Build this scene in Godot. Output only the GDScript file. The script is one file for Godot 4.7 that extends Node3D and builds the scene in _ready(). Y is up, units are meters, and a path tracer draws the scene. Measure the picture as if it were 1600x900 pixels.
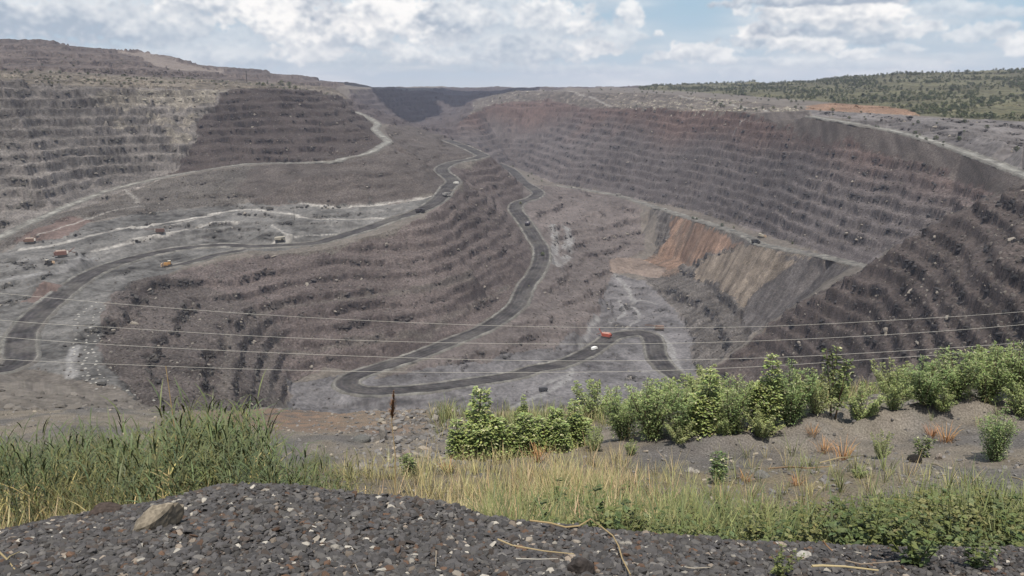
extends Node3D
# An open-pit mine seen from a gravel bank on its rim. Units are metres, y is up, north is -z.

const GROUND_EYE := 1.7
var rng := RandomNumberGenerator.new()
var used_names := {}

# ---------------------------------------------------------------- terrain data
var roads := []                       # {name, half, line}
var survey_p := PackedVector3Array()  # surveyed points of the ground
var angs := PackedFloat32Array()      # bearings of the terrain rows
var rads := PackedFloat32Array()      # distances of the terrain columns
var na := 0
var nr := 0
var hts := PackedFloat32Array()       # ground heights
var cls := PackedByteArray()          # kind of ground
var tone := PackedColorArray()        # worn tracks: colour and weight
const KINDS := ["plain", "left_pale", "left_painted_shade", "dump", "shelf", "plateau", "nose", "mound", "near_left", "floor", "west", "flank", "right_wall", "right_upper", "spoil", "yard", "orange_bank", "green", "near_right", "valley", "left_low", "limestone", "orange_slope", "grey_slope", "dump_pale", "platform", "beige_slope", "red_slope"]
var region_list := []
var track_list := []

func n2(seed_: int, freq: float, octaves := 4) -> FastNoiseLite:
	var n := FastNoiseLite.new()
	n.seed = seed_; n.frequency = freq; n.noise_type = FastNoiseLite.TYPE_SIMPLEX_SMOOTH
	n.fractal_type = FastNoiseLite.FRACTAL_FBM; n.fractal_octaves = octaves
	return n

func to_line(a: Array) -> PackedVector3Array:
	var o := PackedVector3Array()
	for i in range(0, a.size(), 3): o.append(Vector3(a[i], a[i + 1], a[i + 2]))
	return o

func to_line2(a: Array) -> PackedVector2Array:
	var o := PackedVector2Array()
	for i in range(0, a.size(), 2): o.append(Vector2(a[i], a[i + 1]))
	return o

func smooth_line(p: PackedVector3Array, step: float) -> PackedVector3Array:
	var o := PackedVector3Array()
	for i in p.size() - 1:
		var p0 := p[maxi(i - 1, 0)]; var p1 := p[i]; var p2 := p[i + 1]; var p3 := p[mini(i + 2, p.size() - 1)]
		var k := maxi(1, roundi(Vector2(p2.x - p1.x, p2.z - p1.z).length() / step))
		for j in k:
			o.append(p1.cubic_interpolate(p2, p0, p3, float(j) / k))
	o.append(p[p.size() - 1])
	return o

func straight_line(p: PackedVector3Array, step: float) -> PackedVector3Array:
	var o := PackedVector3Array()
	for i in p.size() - 1:
		var k := maxi(1, roundi(Vector2(p[i + 1].x - p[i].x, p[i + 1].z - p[i].z).length() / step))
		for j in k: o.append(p[i].lerp(p[i + 1], float(j) / k))
	o.append(p[p.size() - 1])
	return o

func flat(v: Vector3) -> Vector2: return Vector2(v.x, v.z)

func side_of(line: PackedVector3Array, i: int) -> Vector3:
	var t := line[mini(i + 1, line.size() - 1)] - line[maxi(i - 1, 0)]
	return Vector3(-t.z, 0, t.x).normalized()

func road(called: String, half: float, a: Array) -> void:
	roads.append({"name": called, "half": half, "line": to_line(a)})

var lines_raw := []
func survey(_called: String, step: float, a: Array) -> void:
	lines_raw.append([step, to_line(a)])

func region(kind: String, a: Array) -> void:
	region_list.append([KINDS.find(kind), to_line2(a)])

func track(look: String, half: float, a: Array) -> void:
	track_list.append([look, half, to_line2(a)])

# every point within reach of a haul road, on an 8 m grid: 0 on the road, 255 away from it
var rg_w := 560
var rg_h := 480
var rg := PackedByteArray()
func road_clear(x: float, z: float) -> float:
	var i := int((x + 2000.0) / 8.0); var j := int((-z) / 8.0)
	if i < 0 or j < 0 or i >= rg_w or j >= rg_h: return 1.0
	return rg[j * rg_w + i] / 255.0

func make_survey() -> void:
	rg.resize(rg_w * rg_h); rg.fill(255)
	var smooth := []
	var cells := {}
	for r in roads: smooth.append(smooth_line(r.line, 25.0 if r.half < 6.2 else 14.0))
	var add := func(p: Vector3) -> void:
		var c := Vector2i(floori(p.x / 4.0), floori(p.z / 4.0))
		for dx in [-1, 0, 1]:
			for dz in [-1, 0, 1]:
				var k := Vector2i(c.x + dx, c.y + dz)
				if cells.has(k):
					for q in cells[k]:
						if flat(q).distance_to(flat(p)) < 4.0: return
		if not cells.has(c): cells[c] = []
		cells[c].append(p)
		survey_p.append(p)
	var near_road := func(p: Vector3, grow: float) -> float:
		var b := 1e9
		for k in roads.size():
			for q in smooth[k]: b = minf(b, flat(q).distance_to(flat(p)) - roads[k].half * grow)
		return b
	for k in roads.size():
		var s: PackedVector3Array = smooth[k]
		var w: float = roads[k].half + 3.0
		for i in s.size():
			add.call(s[i])
			for o in [-1.0, 1.0]:
				var q: Vector3 = s[i] + side_of(s, i) * o * w
				if near_road.call(q, 0.0) >= w * 0.8: add.call(q)
			var x0 := int((s[i].x + 2000.0) / 8.0); var z0 := int(-s[i].z / 8.0)
			for dz in range(-5, 6):
				for dx in range(-5, 6):
					var xx := x0 + dx; var zz := z0 + dz
					if xx < 0 or zz < 0 or xx >= rg_w or zz >= rg_h: continue
					var dist := Vector2(xx * 8.0 - 1996.0 - s[i].x, -(zz * 8.0 + 4.0) - s[i].z).length()
					var v := clampf((dist - w - 4.0) / 14.0, 0.0, 1.0)
					rg[zz * rg_w + xx] = mini(rg[zz * rg_w + xx], int(v * 255.0))
	for l in lines_raw:
		var ps: PackedVector3Array = l[1] if l[0] <= 0.0 else straight_line(l[1], l[0])
		for p in ps:
			if near_road.call(p, 1.0) >= 6.0: add.call(p)

func fill_heights() -> void:
	var flat_p := PackedVector2Array()
	for p in survey_p: flat_p.append(Vector2(p.x + rng.randf_range(-.01, .01), p.z + rng.randf_range(-.01, .01)))
	var tris := Geometry2D.triangulate_delaunay(flat_p)
	var sines := PackedVector2Array()
	for a in angs: sines.append(Vector2(sin(a), -cos(a)))
	for t in range(0, tris.size(), 3):
		var a := survey_p[tris[t]]; var b := survey_p[tris[t + 1]]; var c := survey_p[tris[t + 2]]
		var aa := atan2(a.x, -a.z); var ab := atan2(b.x, -b.z); var ac := atan2(c.x, -c.z)
		var lo := minf(aa, minf(ab, ac)); var hi := maxf(aa, maxf(ab, ac))
		var c0 := 0; var c1 := na - 1
		if hi - lo < 2.6:
			c0 = maxi(0, angs.bsearch(lo) - 1); c1 = mini(na - 1, angs.bsearch(hi) + 1)
		var pv := [a, b, c]
		for j in range(c0, c1 + 1):
			var d := sines[j]
			var s0 := d.x * a.z - d.y * a.x; var s1 := d.x * b.z - d.y * b.x; var s2 := d.x * c.z - d.y * c.x
			if (s0 > 0 and s1 > 0 and s2 > 0) or (s0 < 0 and s1 < 0 and s2 < 0): continue
			var ta := d.x * a.x + d.y * a.z; var tb := d.x * b.x + d.y * b.z; var tc := d.x * c.x + d.y * c.z
			var r0 := 1e9; var r1 := -1e9; var h0 := 0.0; var h1 := 0.0
			for e in 3:
				var sa := s0 if e == 0 else (s1 if e == 1 else s2); var sb := s1 if e == 0 else (s2 if e == 1 else s0)
				if (sa < 0) == (sb < 0): continue
				var f := sa / (sa - sb)
				var t1 := ta if e == 0 else (tb if e == 1 else tc); var t2 := tb if e == 0 else (tc if e == 1 else ta)
				var r := t1 + (t2 - t1) * f
				var h: float = pv[e].y + (pv[(e + 1) % 3].y - pv[e].y) * f
				if r < r0: r0 = r; h0 = h
				if r > r1: r1 = r; h1 = h
			if r1 <= 0 or r1 <= r0: continue
			var i := rads.bsearch(r0)
			while i < nr and rads[i] <= r1:
				hts[j * nr + i] = h0 + (h1 - h0) * (rads[i] - r0) / (r1 - r0)
				i += 1

func fill_regions() -> void:
	for rgn in region_list:
		var poly: PackedVector2Array = rgn[1]
		var n := poly.size()
		var lo := 9.0; var hi := -9.0
		for p in poly:
			var a := atan2(p.x, -p.y); lo = minf(lo, a); hi = maxf(hi, a)
		for j in range(maxi(0, angs.bsearch(lo)), mini(na, angs.bsearch(hi) + 1)):
			var d := Vector2(sin(angs[j]), -cos(angs[j]))
			var cuts := []
			var prev := d.cross(poly[n - 1])
			for k in n:
				var cur := d.cross(poly[k])
				if (prev < 0) != (cur < 0):
					var q := poly[(k + n - 1) % n]
					cuts.append(d.dot(q) + (d.dot(poly[k]) - d.dot(q)) * prev / (prev - cur))
				prev = cur
			cuts.sort()
			for k in range(0, cuts.size() - 1, 2):
				var i0 := rads.bsearch(maxf(cuts[k], 1.0)); var i1 := mini(rads.bsearch(maxf(cuts[k + 1], 1.0)), nr)
				for i in range(i0, i1): cls[j * nr + i] = rgn[0]

func fill_tracks() -> void:
	var looks := {"pale": Color(.40, .39, .36), "grey": Color(.26, .26, .255), "tan": Color(.19, .172, .155), "white": Color(.36, .35, .33)}
	var wob := n2(31, 0.05, 2)
	for t in track_list:
		var pts: PackedVector2Array = t[2]
		var p3 := PackedVector3Array()
		for p in pts: p3.append(Vector3(p.x, 0, p.y))
		for p in smooth_line(p3, 4.0):
			var r := Vector2(p.x, p.z).length(); var a := atan2(p.x, -p.z)
			var half: float = t[1] * (1.0 + 0.5 * wob.get_noise_2d(p.x, p.z))
			var j0 := angs.bsearch(a - half / r); var j1 := angs.bsearch(a + half / r)
			var i0 := rads.bsearch(r - half); var i1 := rads.bsearch(r + half)
			for j in range(j0, mini(j1 + 1, na)):
				for i in range(i0, mini(i1 + 1, nr)):
					var dist := Vector2(sin(angs[j]) * rads[i] - p.x, -cos(angs[j]) * rads[i] - p.z).length()
					var w := smoothstep(1.0, 0.35, dist / half) * 0.92
					if w > tone[j * nr + i].a:
						var c: Color = looks[t[0]]; c.a = w
						tone[j * nr + i] = c

# kind -> [flat colour, rock-face colour, bench height, how strongly benched, roughness m, blotch strength]
func kind_table() -> Array:
	var k := []
	k.resize(KINDS.size())
	var put := func(n: String, a: Color, b: Color, step: float, amp: float, rough: float, blotch: float) -> void: k[KINDS.find(n)] = [a, b, step, amp, rough, blotch, {"near_right": .0, "right_wall": .07, "mound": .02, "near_left": .08, "left_pale": .12, "left_painted_shade": .10, "flank": .14, "right_upper": .08, "limestone": .2}.get(n, 0.0)]
	put.call("plain", Color(.155, .142, .125), Color(.12, .11, .10), 10.0, 0.15, 1.0, .3)
	put.call("left_pale", Color(.205, .192, .178), Color(.112, .106, .096), 13.0, .95, 2.6, .5)
	put.call("left_painted_shade", Color(.098, .084, .078), Color(.058, .051, .05), 12.0, .85, 2.2, .3)  # cloud shadow on the left wall, put into the rock colours
	put.call("dump", Color(.105, .09, .082), Color(.085, .073, .068), 22.0, .65, 1.8, .35)
	put.call("shelf", Color(.13, .116, .096), Color(.25, .225, .185), 6.0, .9, 1.2, .45)
	put.call("plateau", Color(.135, .134, .128), Color(.085, .083, .08), 7.0, .6, 1.1, .5)
	put.call("nose", Color(.14, .125, .115), Color(.105, .095, .09), 12.0, .35, 1.4, .3)
	put.call("mound", Color(.150, .128, .120), Color(.085, .075, .073), 12.0, .72, 2.2, .35)
	put.call("near_left", Color(.13, .115, .107), Color(.075, .07, .068), 12.0, .8, 2.6, .35)
	put.call("floor", Color(.135, .132, .134), Color(.10, .097, .10), 6.0, .5, .9, .45)
	put.call("west", Color(.14, .124, .117), Color(.085, .076, .075), 12.0, .65, 2.0, .3)
	put.call("flank", Color(.150, .140, .130), Color(.062, .062, .067), 12.0, 1.0, 2.6, .35)
	put.call("right_wall", Color(.160, .145, .142), Color(.070, .070, .076), 13.0, .85, 2.6, .3)
	put.call("right_upper", Color(.15, .135, .12), Color(.44, .41, .345), 5.0, 1.0, 1.2, .4)
	put.call("spoil", Color(.135, .12, .11), Color(.12, .105, .095), 15.0, .1, 1.0, .2)
	put.call("yard", Color(.145, .138, .135), Color(.07, .066, .067), 5.0, .95, 2.2, .4)
	put.call("orange_bank", Color(.32, .215, .15), Color(.27, .165, .105), 6.0, .5, 2.0, .3)
	put.call("green", Color(.100, .100, .060), Color(.15, .14, .09), 10.0, .3, 2.0, .6)
	put.call("near_right", Color(.122, .104, .096), Color(.052, .050, .054), 13.0, .78, 2.5, .4)
	put.call("valley", Color(.13, .115, .115), Color(.08, .072, .078), 16.0, .85, 2.0, .25)
	put.call("left_low", Color(.155, .145, .132), Color(.11, .10, .095), 12.0, .4, 1.6, .35)
	put.call("limestone", Color(.265, .245, .208), Color(.35, .325, .27), 11.0, .95, 2.5, .6)
	put.call("orange_slope", Color(.30, .208, .155), Color(.22, .155, .12), 20.0, .1, 1.4, .35)
	put.call("red_slope", Color(.145, .112, .10), Color(.11, .09, .083), 8.0, .3, 1.2, .3)
	put.call("beige_slope", Color(.275, .235, .19), Color(.21, .18, .15), 20.0, .12, 1.2, .35)
	put.call("grey_slope", Color(.148, .138, .133), Color(.12, .112, .11), 20.0, .12, 1.2, .35)
	put.call("dump_pale", Color(.20, .175, .155), Color(.20, .175, .155), 20.0, .0, 1.5, .2)
	put.call("platform", Color(.205, .168, .142), Color(.17, .14, .12), 8.0, .2, .8, .4)
	return k

func ground_at(x: float, z: float) -> float:
	var a := atan2(x, -z); var r := sqrt(x * x + z * z)
	var j := clampi(angs.bsearch(a), 1, na - 1); var i := clampi(rads.bsearch(r), 1, nr - 1)
	var fa := (a - angs[j - 1]) / (angs[j] - angs[j - 1]); var fr := (r - rads[i - 1]) / (rads[i] - rads[i - 1])
	return lerpf(lerpf(hts[(j - 1) * nr + i - 1], hts[(j - 1) * nr + i], fr), lerpf(hts[j * nr + i - 1], hts[j * nr + i], fr), fa)

func make_terrain() -> void:
	var t0 := Time.get_ticks_msec()
	var deg := -180.0
	while deg < 180.0:
		angs.append(deg_to_rad(deg))
		deg += 6.0 if absf(deg + 3.0) >= 40.0 else (0.088 if absf(deg) < 34.0 else 0.5)
	angs.append(PI)
	var r := 27.0
	while r < 7400.0:
		rads.append(r)
		r *= 1.015 if r < 100.0 else (1.01 if r < 215.0 else (1.03 if r < 420.0 else (1.0015 if r < 2350.0 else (1.0026 if r < 2600.0 else (1.006 if r < 5500.0 else 1.03)))))
	na = angs.size(); nr = rads.size()
	hts.resize(na * nr); hts.fill(-6.0); cls.resize(na * nr); tone.resize(na * nr); tone.fill(Color(0, 0, 0, 0))
	make_survey()
	fill_heights()
	print("heights ", na, "x", nr, " ", Time.get_ticks_msec() - t0)
	fill_regions(); fill_tracks()
	print("regions ", Time.get_ticks_msec() - t0)
	# benches, roughness and colour
	var base := hts.duplicate()
	var kt := kind_table()
	var warp := n2(3, 0.012, 3); var big := n2(4, 0.004, 3); var mid := n2(5, 0.03, 4); var fine := n2(6, 0.11, 3); var patch := n2(8, 0.009, 3); var rocky := n2(9, 0.09, 4); var strata := n2(10, 0.16, 3); var outc := n2(11, 0.028, 3); var face := n2(7, 0.05, 4)
	face.fractal_type = FastNoiseLite.FRACTAL_RIDGED
	var cols := PackedColorArray(); cols.resize(na * nr)
	for j in na:
		var sx := sin(angs[j]); var sz := -cos(angs[j])
		for i in nr:
			var k := j * nr + i
			var rr := rads[i]
			var x := sx * rr; var z := sz * rr
			var h := base[k]
			var wn := warp.get_noise_2d(x, z)
			var fn := fine.get_noise_3d(x, h * 1.4, z)
			var mn := mid.get_noise_3d(x, h * 1.6, z)
			# ragged borders between kinds of ground
			var jj := clampi(j + int((wn * 16.0 + mn * 5.0 + fn * 3.0) * 600.0 / (rr + 300.0)), 0, na - 1)
			var ii := clampi(i + int(mn * 9.0 + fn * 5.0 - wn * 5.0), 0, nr - 1)
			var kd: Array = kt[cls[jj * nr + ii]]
			var bn := big.get_noise_2d(x, z)
			var clear := road_clear(x, z)
			var pm := patch.get_noise_2d(x, z)
			var mask := smoothstep(-.10, .12, outc.get_noise_3d(x, h * 2.2, z) + kd[6])
			var amp: float = kd[3] * (.58 + .42 * mask) * clear * clampf(0.85 + pm * 1.1, 0.4, 1.0)
			var exposed := 0.0
			var rough: float = kd[4] * (0.25 + 0.75 * clear)
			if rr < 130.0: amp = 0.0; rough *= 0.3
			if amp > 0.01:
				var step: float = kd[2]
				var rn := face.get_noise_3d(x, h * 1.2, z)
				var u := (h + bn * 5.0 + wn * 3.0) / step
				var fl := floorf(u)
				var fr := u - fl + (rn - 0.35) * 0.22 + mn * 0.16 + fn * .10
				var s := smoothstep(0.41, 0.59, fr)
				exposed = (1.0 - absf(s - 0.5) * 2.0)
				exposed = smoothstep(0.0, 0.5, exposed) * clampf(amp * 1.5, 0.0, 1.0) * (.25 + .75 * mask)
				var nh := (fl + s + .10 * (fr - .5)) * step - bn * 5.0 - wn * 3.0
				h = lerpf(h, nh, amp)
				h += rocky.get_noise_3d(x, h * 1.2, z) * rough * (0.4 + 1.6 * exposed)
			h += (mn * 0.7 + fn * 0.35) * rough * clear
			if rr > 2600.0: h += maxf(0.0, bn + .1) * 16.0 * smoothstep(2600.0, 3600.0, rr)
			hts[k] = h
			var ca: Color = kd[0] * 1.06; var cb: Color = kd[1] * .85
			var f3 := fine.get_noise_3d(x * .8 + 500.0, h * 1.9, z * .8)
			var st := strata.get_noise_2d(h * 1.0 + bn * 8.0 + wn * 4.0, x * .08 + z * .03)
			var c := ca.lerp(cb, clampf(exposed + f3 * 0.4, 0.0, 1.0))
			var bl: float = kd[5]
			if cls[jj * nr + ii] == 12: c = c.lerp(Color(.165, .112, .095) * (1.0 - .45 * exposed), .75 * smoothstep(-125.0, -55.0, h + bn * 30.0))
			var kc := cls[jj * nr + ii]
			if kc == 11 or kc == 22 or kc == 23 or kc == 26 or kc == 3 or kc == 14:   # tipped slopes: streaks run down the fall line
				var across := (x * .72 + z * .69) if kc != 3 and kc != 14 else (x * .9 + z * .2)
				var sk := strata.get_noise_2d(across * .55, h * .06)
				c *= 1.0 + .55 * sk
				if kc == 22: c = c.lerp(Color(.21, .17, .14), clampf(.1 + 1.6 * strata.get_noise_2d(across * .25 + 40.0, h * .05), 0.0, .85))
			c *= 1.0 + bl * (bn * 0.8 + mn * 0.9 + f3 * 1.1 + st * 1.0 * float(kd[3] > .3))
			var tn := tone[k]
			if tn.a > 0.0: c = c.lerp(tn * (1.0 + 0.35 * fn), tn.a * clampf(0.9 + mn, 0.3, 1.0))
			var grain := 1.0 + rng.randf_range(-.13, .13) * (1.0 + exposed)
			c = Color(c.r * grain * .985, c.g * grain * .965, c.b * grain * 1.01, 1.0)
			cols[k] = c
			if exposed > .42 and mask > .4 and rr > 430.0 and rr < 2300.0 and absf(angs[j]) < .60 and rng.randf() < .26 + .6 * clampf((rr - 500.0) / 1200.0, 0.0, 1.0):
				outcrops.append(Vector3(x, h, z)); outcrop_cols.append(cb * rng.randf_range(.75, 1.5))
	print("benches ", Time.get_ticks_msec() - t0)
	var pos := PackedVector3Array(); pos.resize(na * nr)
	for j in na:
		var sx := sin(angs[j]); var sz := -cos(angs[j])
		for i in nr: pos[j * nr + i] = Vector3(sx * rads[i], hts[j * nr + i], sz * rads[i])
	var nor := PackedVector3Array(); nor.resize(na * nr)
	for j in na:
		var ja := (maxi(j - 1, 0)) * nr; var jb := (mini(j + 1, na - 1)) * nr
		for i in nr:
			var ia := maxi(i - 1, 0); var ib := mini(i + 1, nr - 1)
			nor[j * nr + i] = (pos[j * nr + ib] - pos[j * nr + ia]).cross(pos[jb + i] - pos[ja + i]).normalized()
	if nor[nr + 5].y < 0.0:
		for k in nor.size(): nor[k] = -nor[k]
	print("normals ", Time.get_ticks_msec() - t0)
	# one mesh for each landform
	var groups := {"plain": ["plain"], "left_pit_wall": ["left_pale", "left_painted_shade", "limestone", "left_low"], "spoil_heap_hill": ["dump", "dump_pale", "shelf"], "pit_terrace": ["plateau", "red_slope"], "rounded_spur": ["nose"], "stepped_mound": ["mound", "near_left"], "pit_floor": ["floor", "platform", "west"], "pit_ridge": ["flank", "orange_slope", "grey_slope", "beige_slope"], "right_pit_wall": ["right_wall", "right_upper", "spoil", "orange_bank"], "quarry_yard_ground": ["yard"], "green_hill": ["green"], "near_pit_wall": ["near_right"], "far_valley": ["valley"]}
	var which := PackedByteArray(); which.resize(KINDS.size())
	var gnames := groups.keys()
	for g in gnames.size():
		for kk in groups[gnames[g]]: which[KINDS.find(kk)] = g
	var idx := []
	for g in gnames.size(): idx.append(PackedInt32Array())
	for j in na - 1:
		var row := j * nr
		var cur := -1; var bucket: PackedInt32Array
		for i in nr - 1:
			var k := row + i
			var g := which[cls[k]]
			if g != cur:
				if cur >= 0: idx[cur] = bucket
				bucket = idx[g]; idx[g] = PackedInt32Array(); cur = g
			bucket.append(k)
		idx[cur] = bucket
	var remap := PackedInt32Array(); remap.resize(na * nr)
	for g in gnames.size():
		var cells: PackedInt32Array = idx[g]
		if cells.is_empty(): continue
		remap.fill(-1)
		var v := PackedVector3Array(); var n := PackedVector3Array(); var c := PackedColorArray(); var ix := PackedInt32Array()
		var m := 0
		for k in cells:
			for q in [k, k + 1, k + nr, k + nr + 1]:
				if remap[q] < 0:
					remap[q] = m; m += 1
					v.append(pos[q]); n.append(nor[q]); c.append(cols[q])
			var a := remap[k]; var b := remap[k + 1]; var d := remap[k + nr]; var e := remap[k + nr + 1]
			ix.append(a); ix.append(b); ix.append(e); ix.append(a); ix.append(e); ix.append(d)
		var arr := []; arr.resize(Mesh.ARRAY_MAX)
		arr[Mesh.ARRAY_VERTEX] = v; arr[Mesh.ARRAY_NORMAL] = n; arr[Mesh.ARRAY_COLOR] = c; arr[Mesh.ARRAY_INDEX] = ix
		var am := ArrayMesh.new(); am.add_surface_from_arrays(Mesh.PRIMITIVE_TRIANGLES, arr)
		struct(gnames[g], am, rock_mat if gnames[g] in ["left_pit_wall", "rounded_spur", "stepped_mound", "pit_ridge", "right_pit_wall", "near_pit_wall", "far_valley"] else ground_mat)
	print("terrain ", Time.get_ticks_msec() - t0)

# haul roads: dark rolled surface between two pale banks
func make_roads() -> void:
	for r in roads:
		var s := smooth_line(r.line, 4.0)
		var half: float = r.half
		var pale: bool = r.name.begins_with("upper") or r.name.begins_with("rim")
		var root := Node3D.new(); root.name = numbered("haul_road"); root.set_meta("kind", "structure"); add_child(root)
		var dark := Color(.064, .060, .062)
		var edge := Color(.175, .17, .162)
		if r.name.begins_with("upper") or r.name.begins_with("rim"): dark = Color(.235, .23, .22)
		if r.name.begins_with("ridge"): dark = Color(.165, .16, .155); edge = Color(.20, .195, .185)
		var prof := [[-half, .0, edge.lerp(dark, .4)], [-half * .82, .05, dark], [-half * .62, .08, dark * .8], [-half * .45, .1, dark * 1.25], [-half * .25, .1, dark * .85], [0, .12, dark * 1.2], [half * .25, .1, dark * .85], [half * .45, .1, dark * 1.25], [half * .62, .08, dark * .8], [half * .82, .05, dark], [half, .0, edge.lerp(dark, .4)]]
		strip("roadway", s, prof, 0.55, root)
		for side in [-1.0, 1.0]:
			strip("bank", s, [[side * (half - .8), -.3, edge], [side * (half + .6), .8, edge * 1.1], [side * (half + 1.4), .75, edge], [side * (half + 3.6), -1.2, edge * .8]], 0.55, root)

func strip(called: String, s: PackedVector3Array, prof: Array, lift: float, parent: Node) -> void:
	var v := PackedVector3Array(); var c := PackedColorArray(); var ix := PackedInt32Array()
	var nz := n2(12, 0.06, 3)
	var w := prof.size()
	for i in s.size():
		var sd := side_of(s, i)
		for k in w:
			var wob: float = 1.1 * nz.get_noise_2d(s[i].x * 1.4 + 70.0 * signf(prof[k][0]), s[i].z * 1.4) * minf(1.0, absf(prof[k][0]) / 4.0)
			var q: Vector3 = s[i] + sd * (prof[k][0] + wob * signf(prof[k][0]))
			var nn := nz.get_noise_2d(q.x, q.z)
			v.append(q + Vector3(0, prof[k][1] * (1.0 + nn * 1.2) + lift, 0))
			var col: Color = prof[k][2] * (1.0 + nn * .8)
			if called == "bank": col = col.lerp(Color(.135, .125, .118), clampf(.15 + 1.5 * nz.get_noise_2d(q.x * .25 + 90.0, q.z * .25), 0.0, .9))
			col = col.lerp(Color(.15, .142, .135), clampf(.0 + .9 * nz.get_noise_2d(q.x * .35 + 300.0, q.z * .35), 0.0, .6))
			col.a = 1.0
			c.append(col)
		if i > 0:
			for k in w - 1:
				var a := (i - 1) * w + k
				ix.append_array([a, a + 1, a + w + 1, a, a + w + 1, a + w] if prof[w - 1][0] > prof[0][0] else [a, a + w + 1, a + 1, a, a + w, a + w + 1])
	var st := SurfaceTool.new()
	var arr := []; arr.resize(Mesh.ARRAY_MAX)
	arr[Mesh.ARRAY_VERTEX] = v; arr[Mesh.ARRAY_COLOR] = c; arr[Mesh.ARRAY_INDEX] = ix
	var am := ArrayMesh.new(); am.add_surface_from_arrays(Mesh.PRIMITIVE_TRIANGLES, arr)
	st.create_from(am, 0); st.generate_normals()
	var o := MeshInstance3D.new(); o.name = called; o.mesh = st.commit(); o.material_override = ground_mat
	parent.add_child(o, true)

# ---------------------------------------------------------------- helpers
func numbered(called: String) -> String:
	var k: int = used_names.get(called, 0)
	used_names[called] = k + 1
	return called if k == 0 else "%s_%03d" % [called, k]

func struct(called: String, m: Mesh, mat: Material, parent: Node = self) -> MeshInstance3D:
	var o := MeshInstance3D.new(); o.name = numbered(called) if parent == self else called; o.mesh = m; o.material_override = mat
	if parent == self: o.set_meta("kind", "structure")
	parent.add_child(o, true)
	return o

func tag(o: Node, label: String, category: String, group := "") -> Node:
	o.set_meta("label", label); o.set_meta("category", category)
	if group != "": o.set_meta("group", group)
	return o

func noise_tex(seed_: int, freq: float, size: int, lo: float, hi: float, kind := 0, octs := 5) -> NoiseTexture2D:
	var n := n2(seed_, freq, octs)
	if kind == 1: n.noise_type = FastNoiseLite.TYPE_CELLULAR; n.cellular_return_type = FastNoiseLite.RETURN_DISTANCE2_SUB; n.fractal_type = FastNoiseLite.FRACTAL_FBM
	if kind == 2: n.fractal_type = FastNoiseLite.FRACTAL_RIDGED
	var t := NoiseTexture2D.new(); t.width = size; t.height = size; t.seamless = true; t.noise = n; t.normalize = true
	var g := Gradient.new(); g.colors = PackedColorArray([Color(lo, lo, lo), Color(hi, hi, hi)]); t.color_ramp = g
	return t

var outcrops := PackedVector3Array()  # where bare rock breaks through the benches
var outcrop_cols := PackedColorArray()
var ground_mat: StandardMaterial3D
var rock_mat: StandardMaterial3D

func make_materials() -> void:
	ground_mat = StandardMaterial3D.new()
	ground_mat.vertex_color_use_as_albedo = true
	ground_mat.albedo_texture = noise_tex(51, 0.02, 1024, .70, 1.0)
	ground_mat.albedo_color = Color(1, 1, 1)
	ground_mat.uv1_triplanar = true; ground_mat.uv1_world_triplanar = true; ground_mat.uv1_scale = Vector3.ONE / 90.0
	ground_mat.roughness = 0.95
	ground_mat.metallic_specular = 0.2
	# broken rock: layered, with a coarse and a fine grain
	rock_mat = ground_mat.duplicate()
	rock_mat.albedo_texture = noise_tex(55, 0.035, 1024, .48, 1.0, 0, 6)
	rock_mat.uv1_scale = Vector3(1.0 / 110.0, 1.0 / 60.0, 1.0 / 110.0)
	var nm := noise_tex(56, 0.03, 1024, 0.0, 1.0, 2, 6)
	nm.color_ramp = null; nm.as_normal_map = true; nm.bump_strength = 9.0
	rock_mat.normal_enabled = true; rock_mat.normal_texture = nm; rock_mat.normal_scale = 1.0

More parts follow.
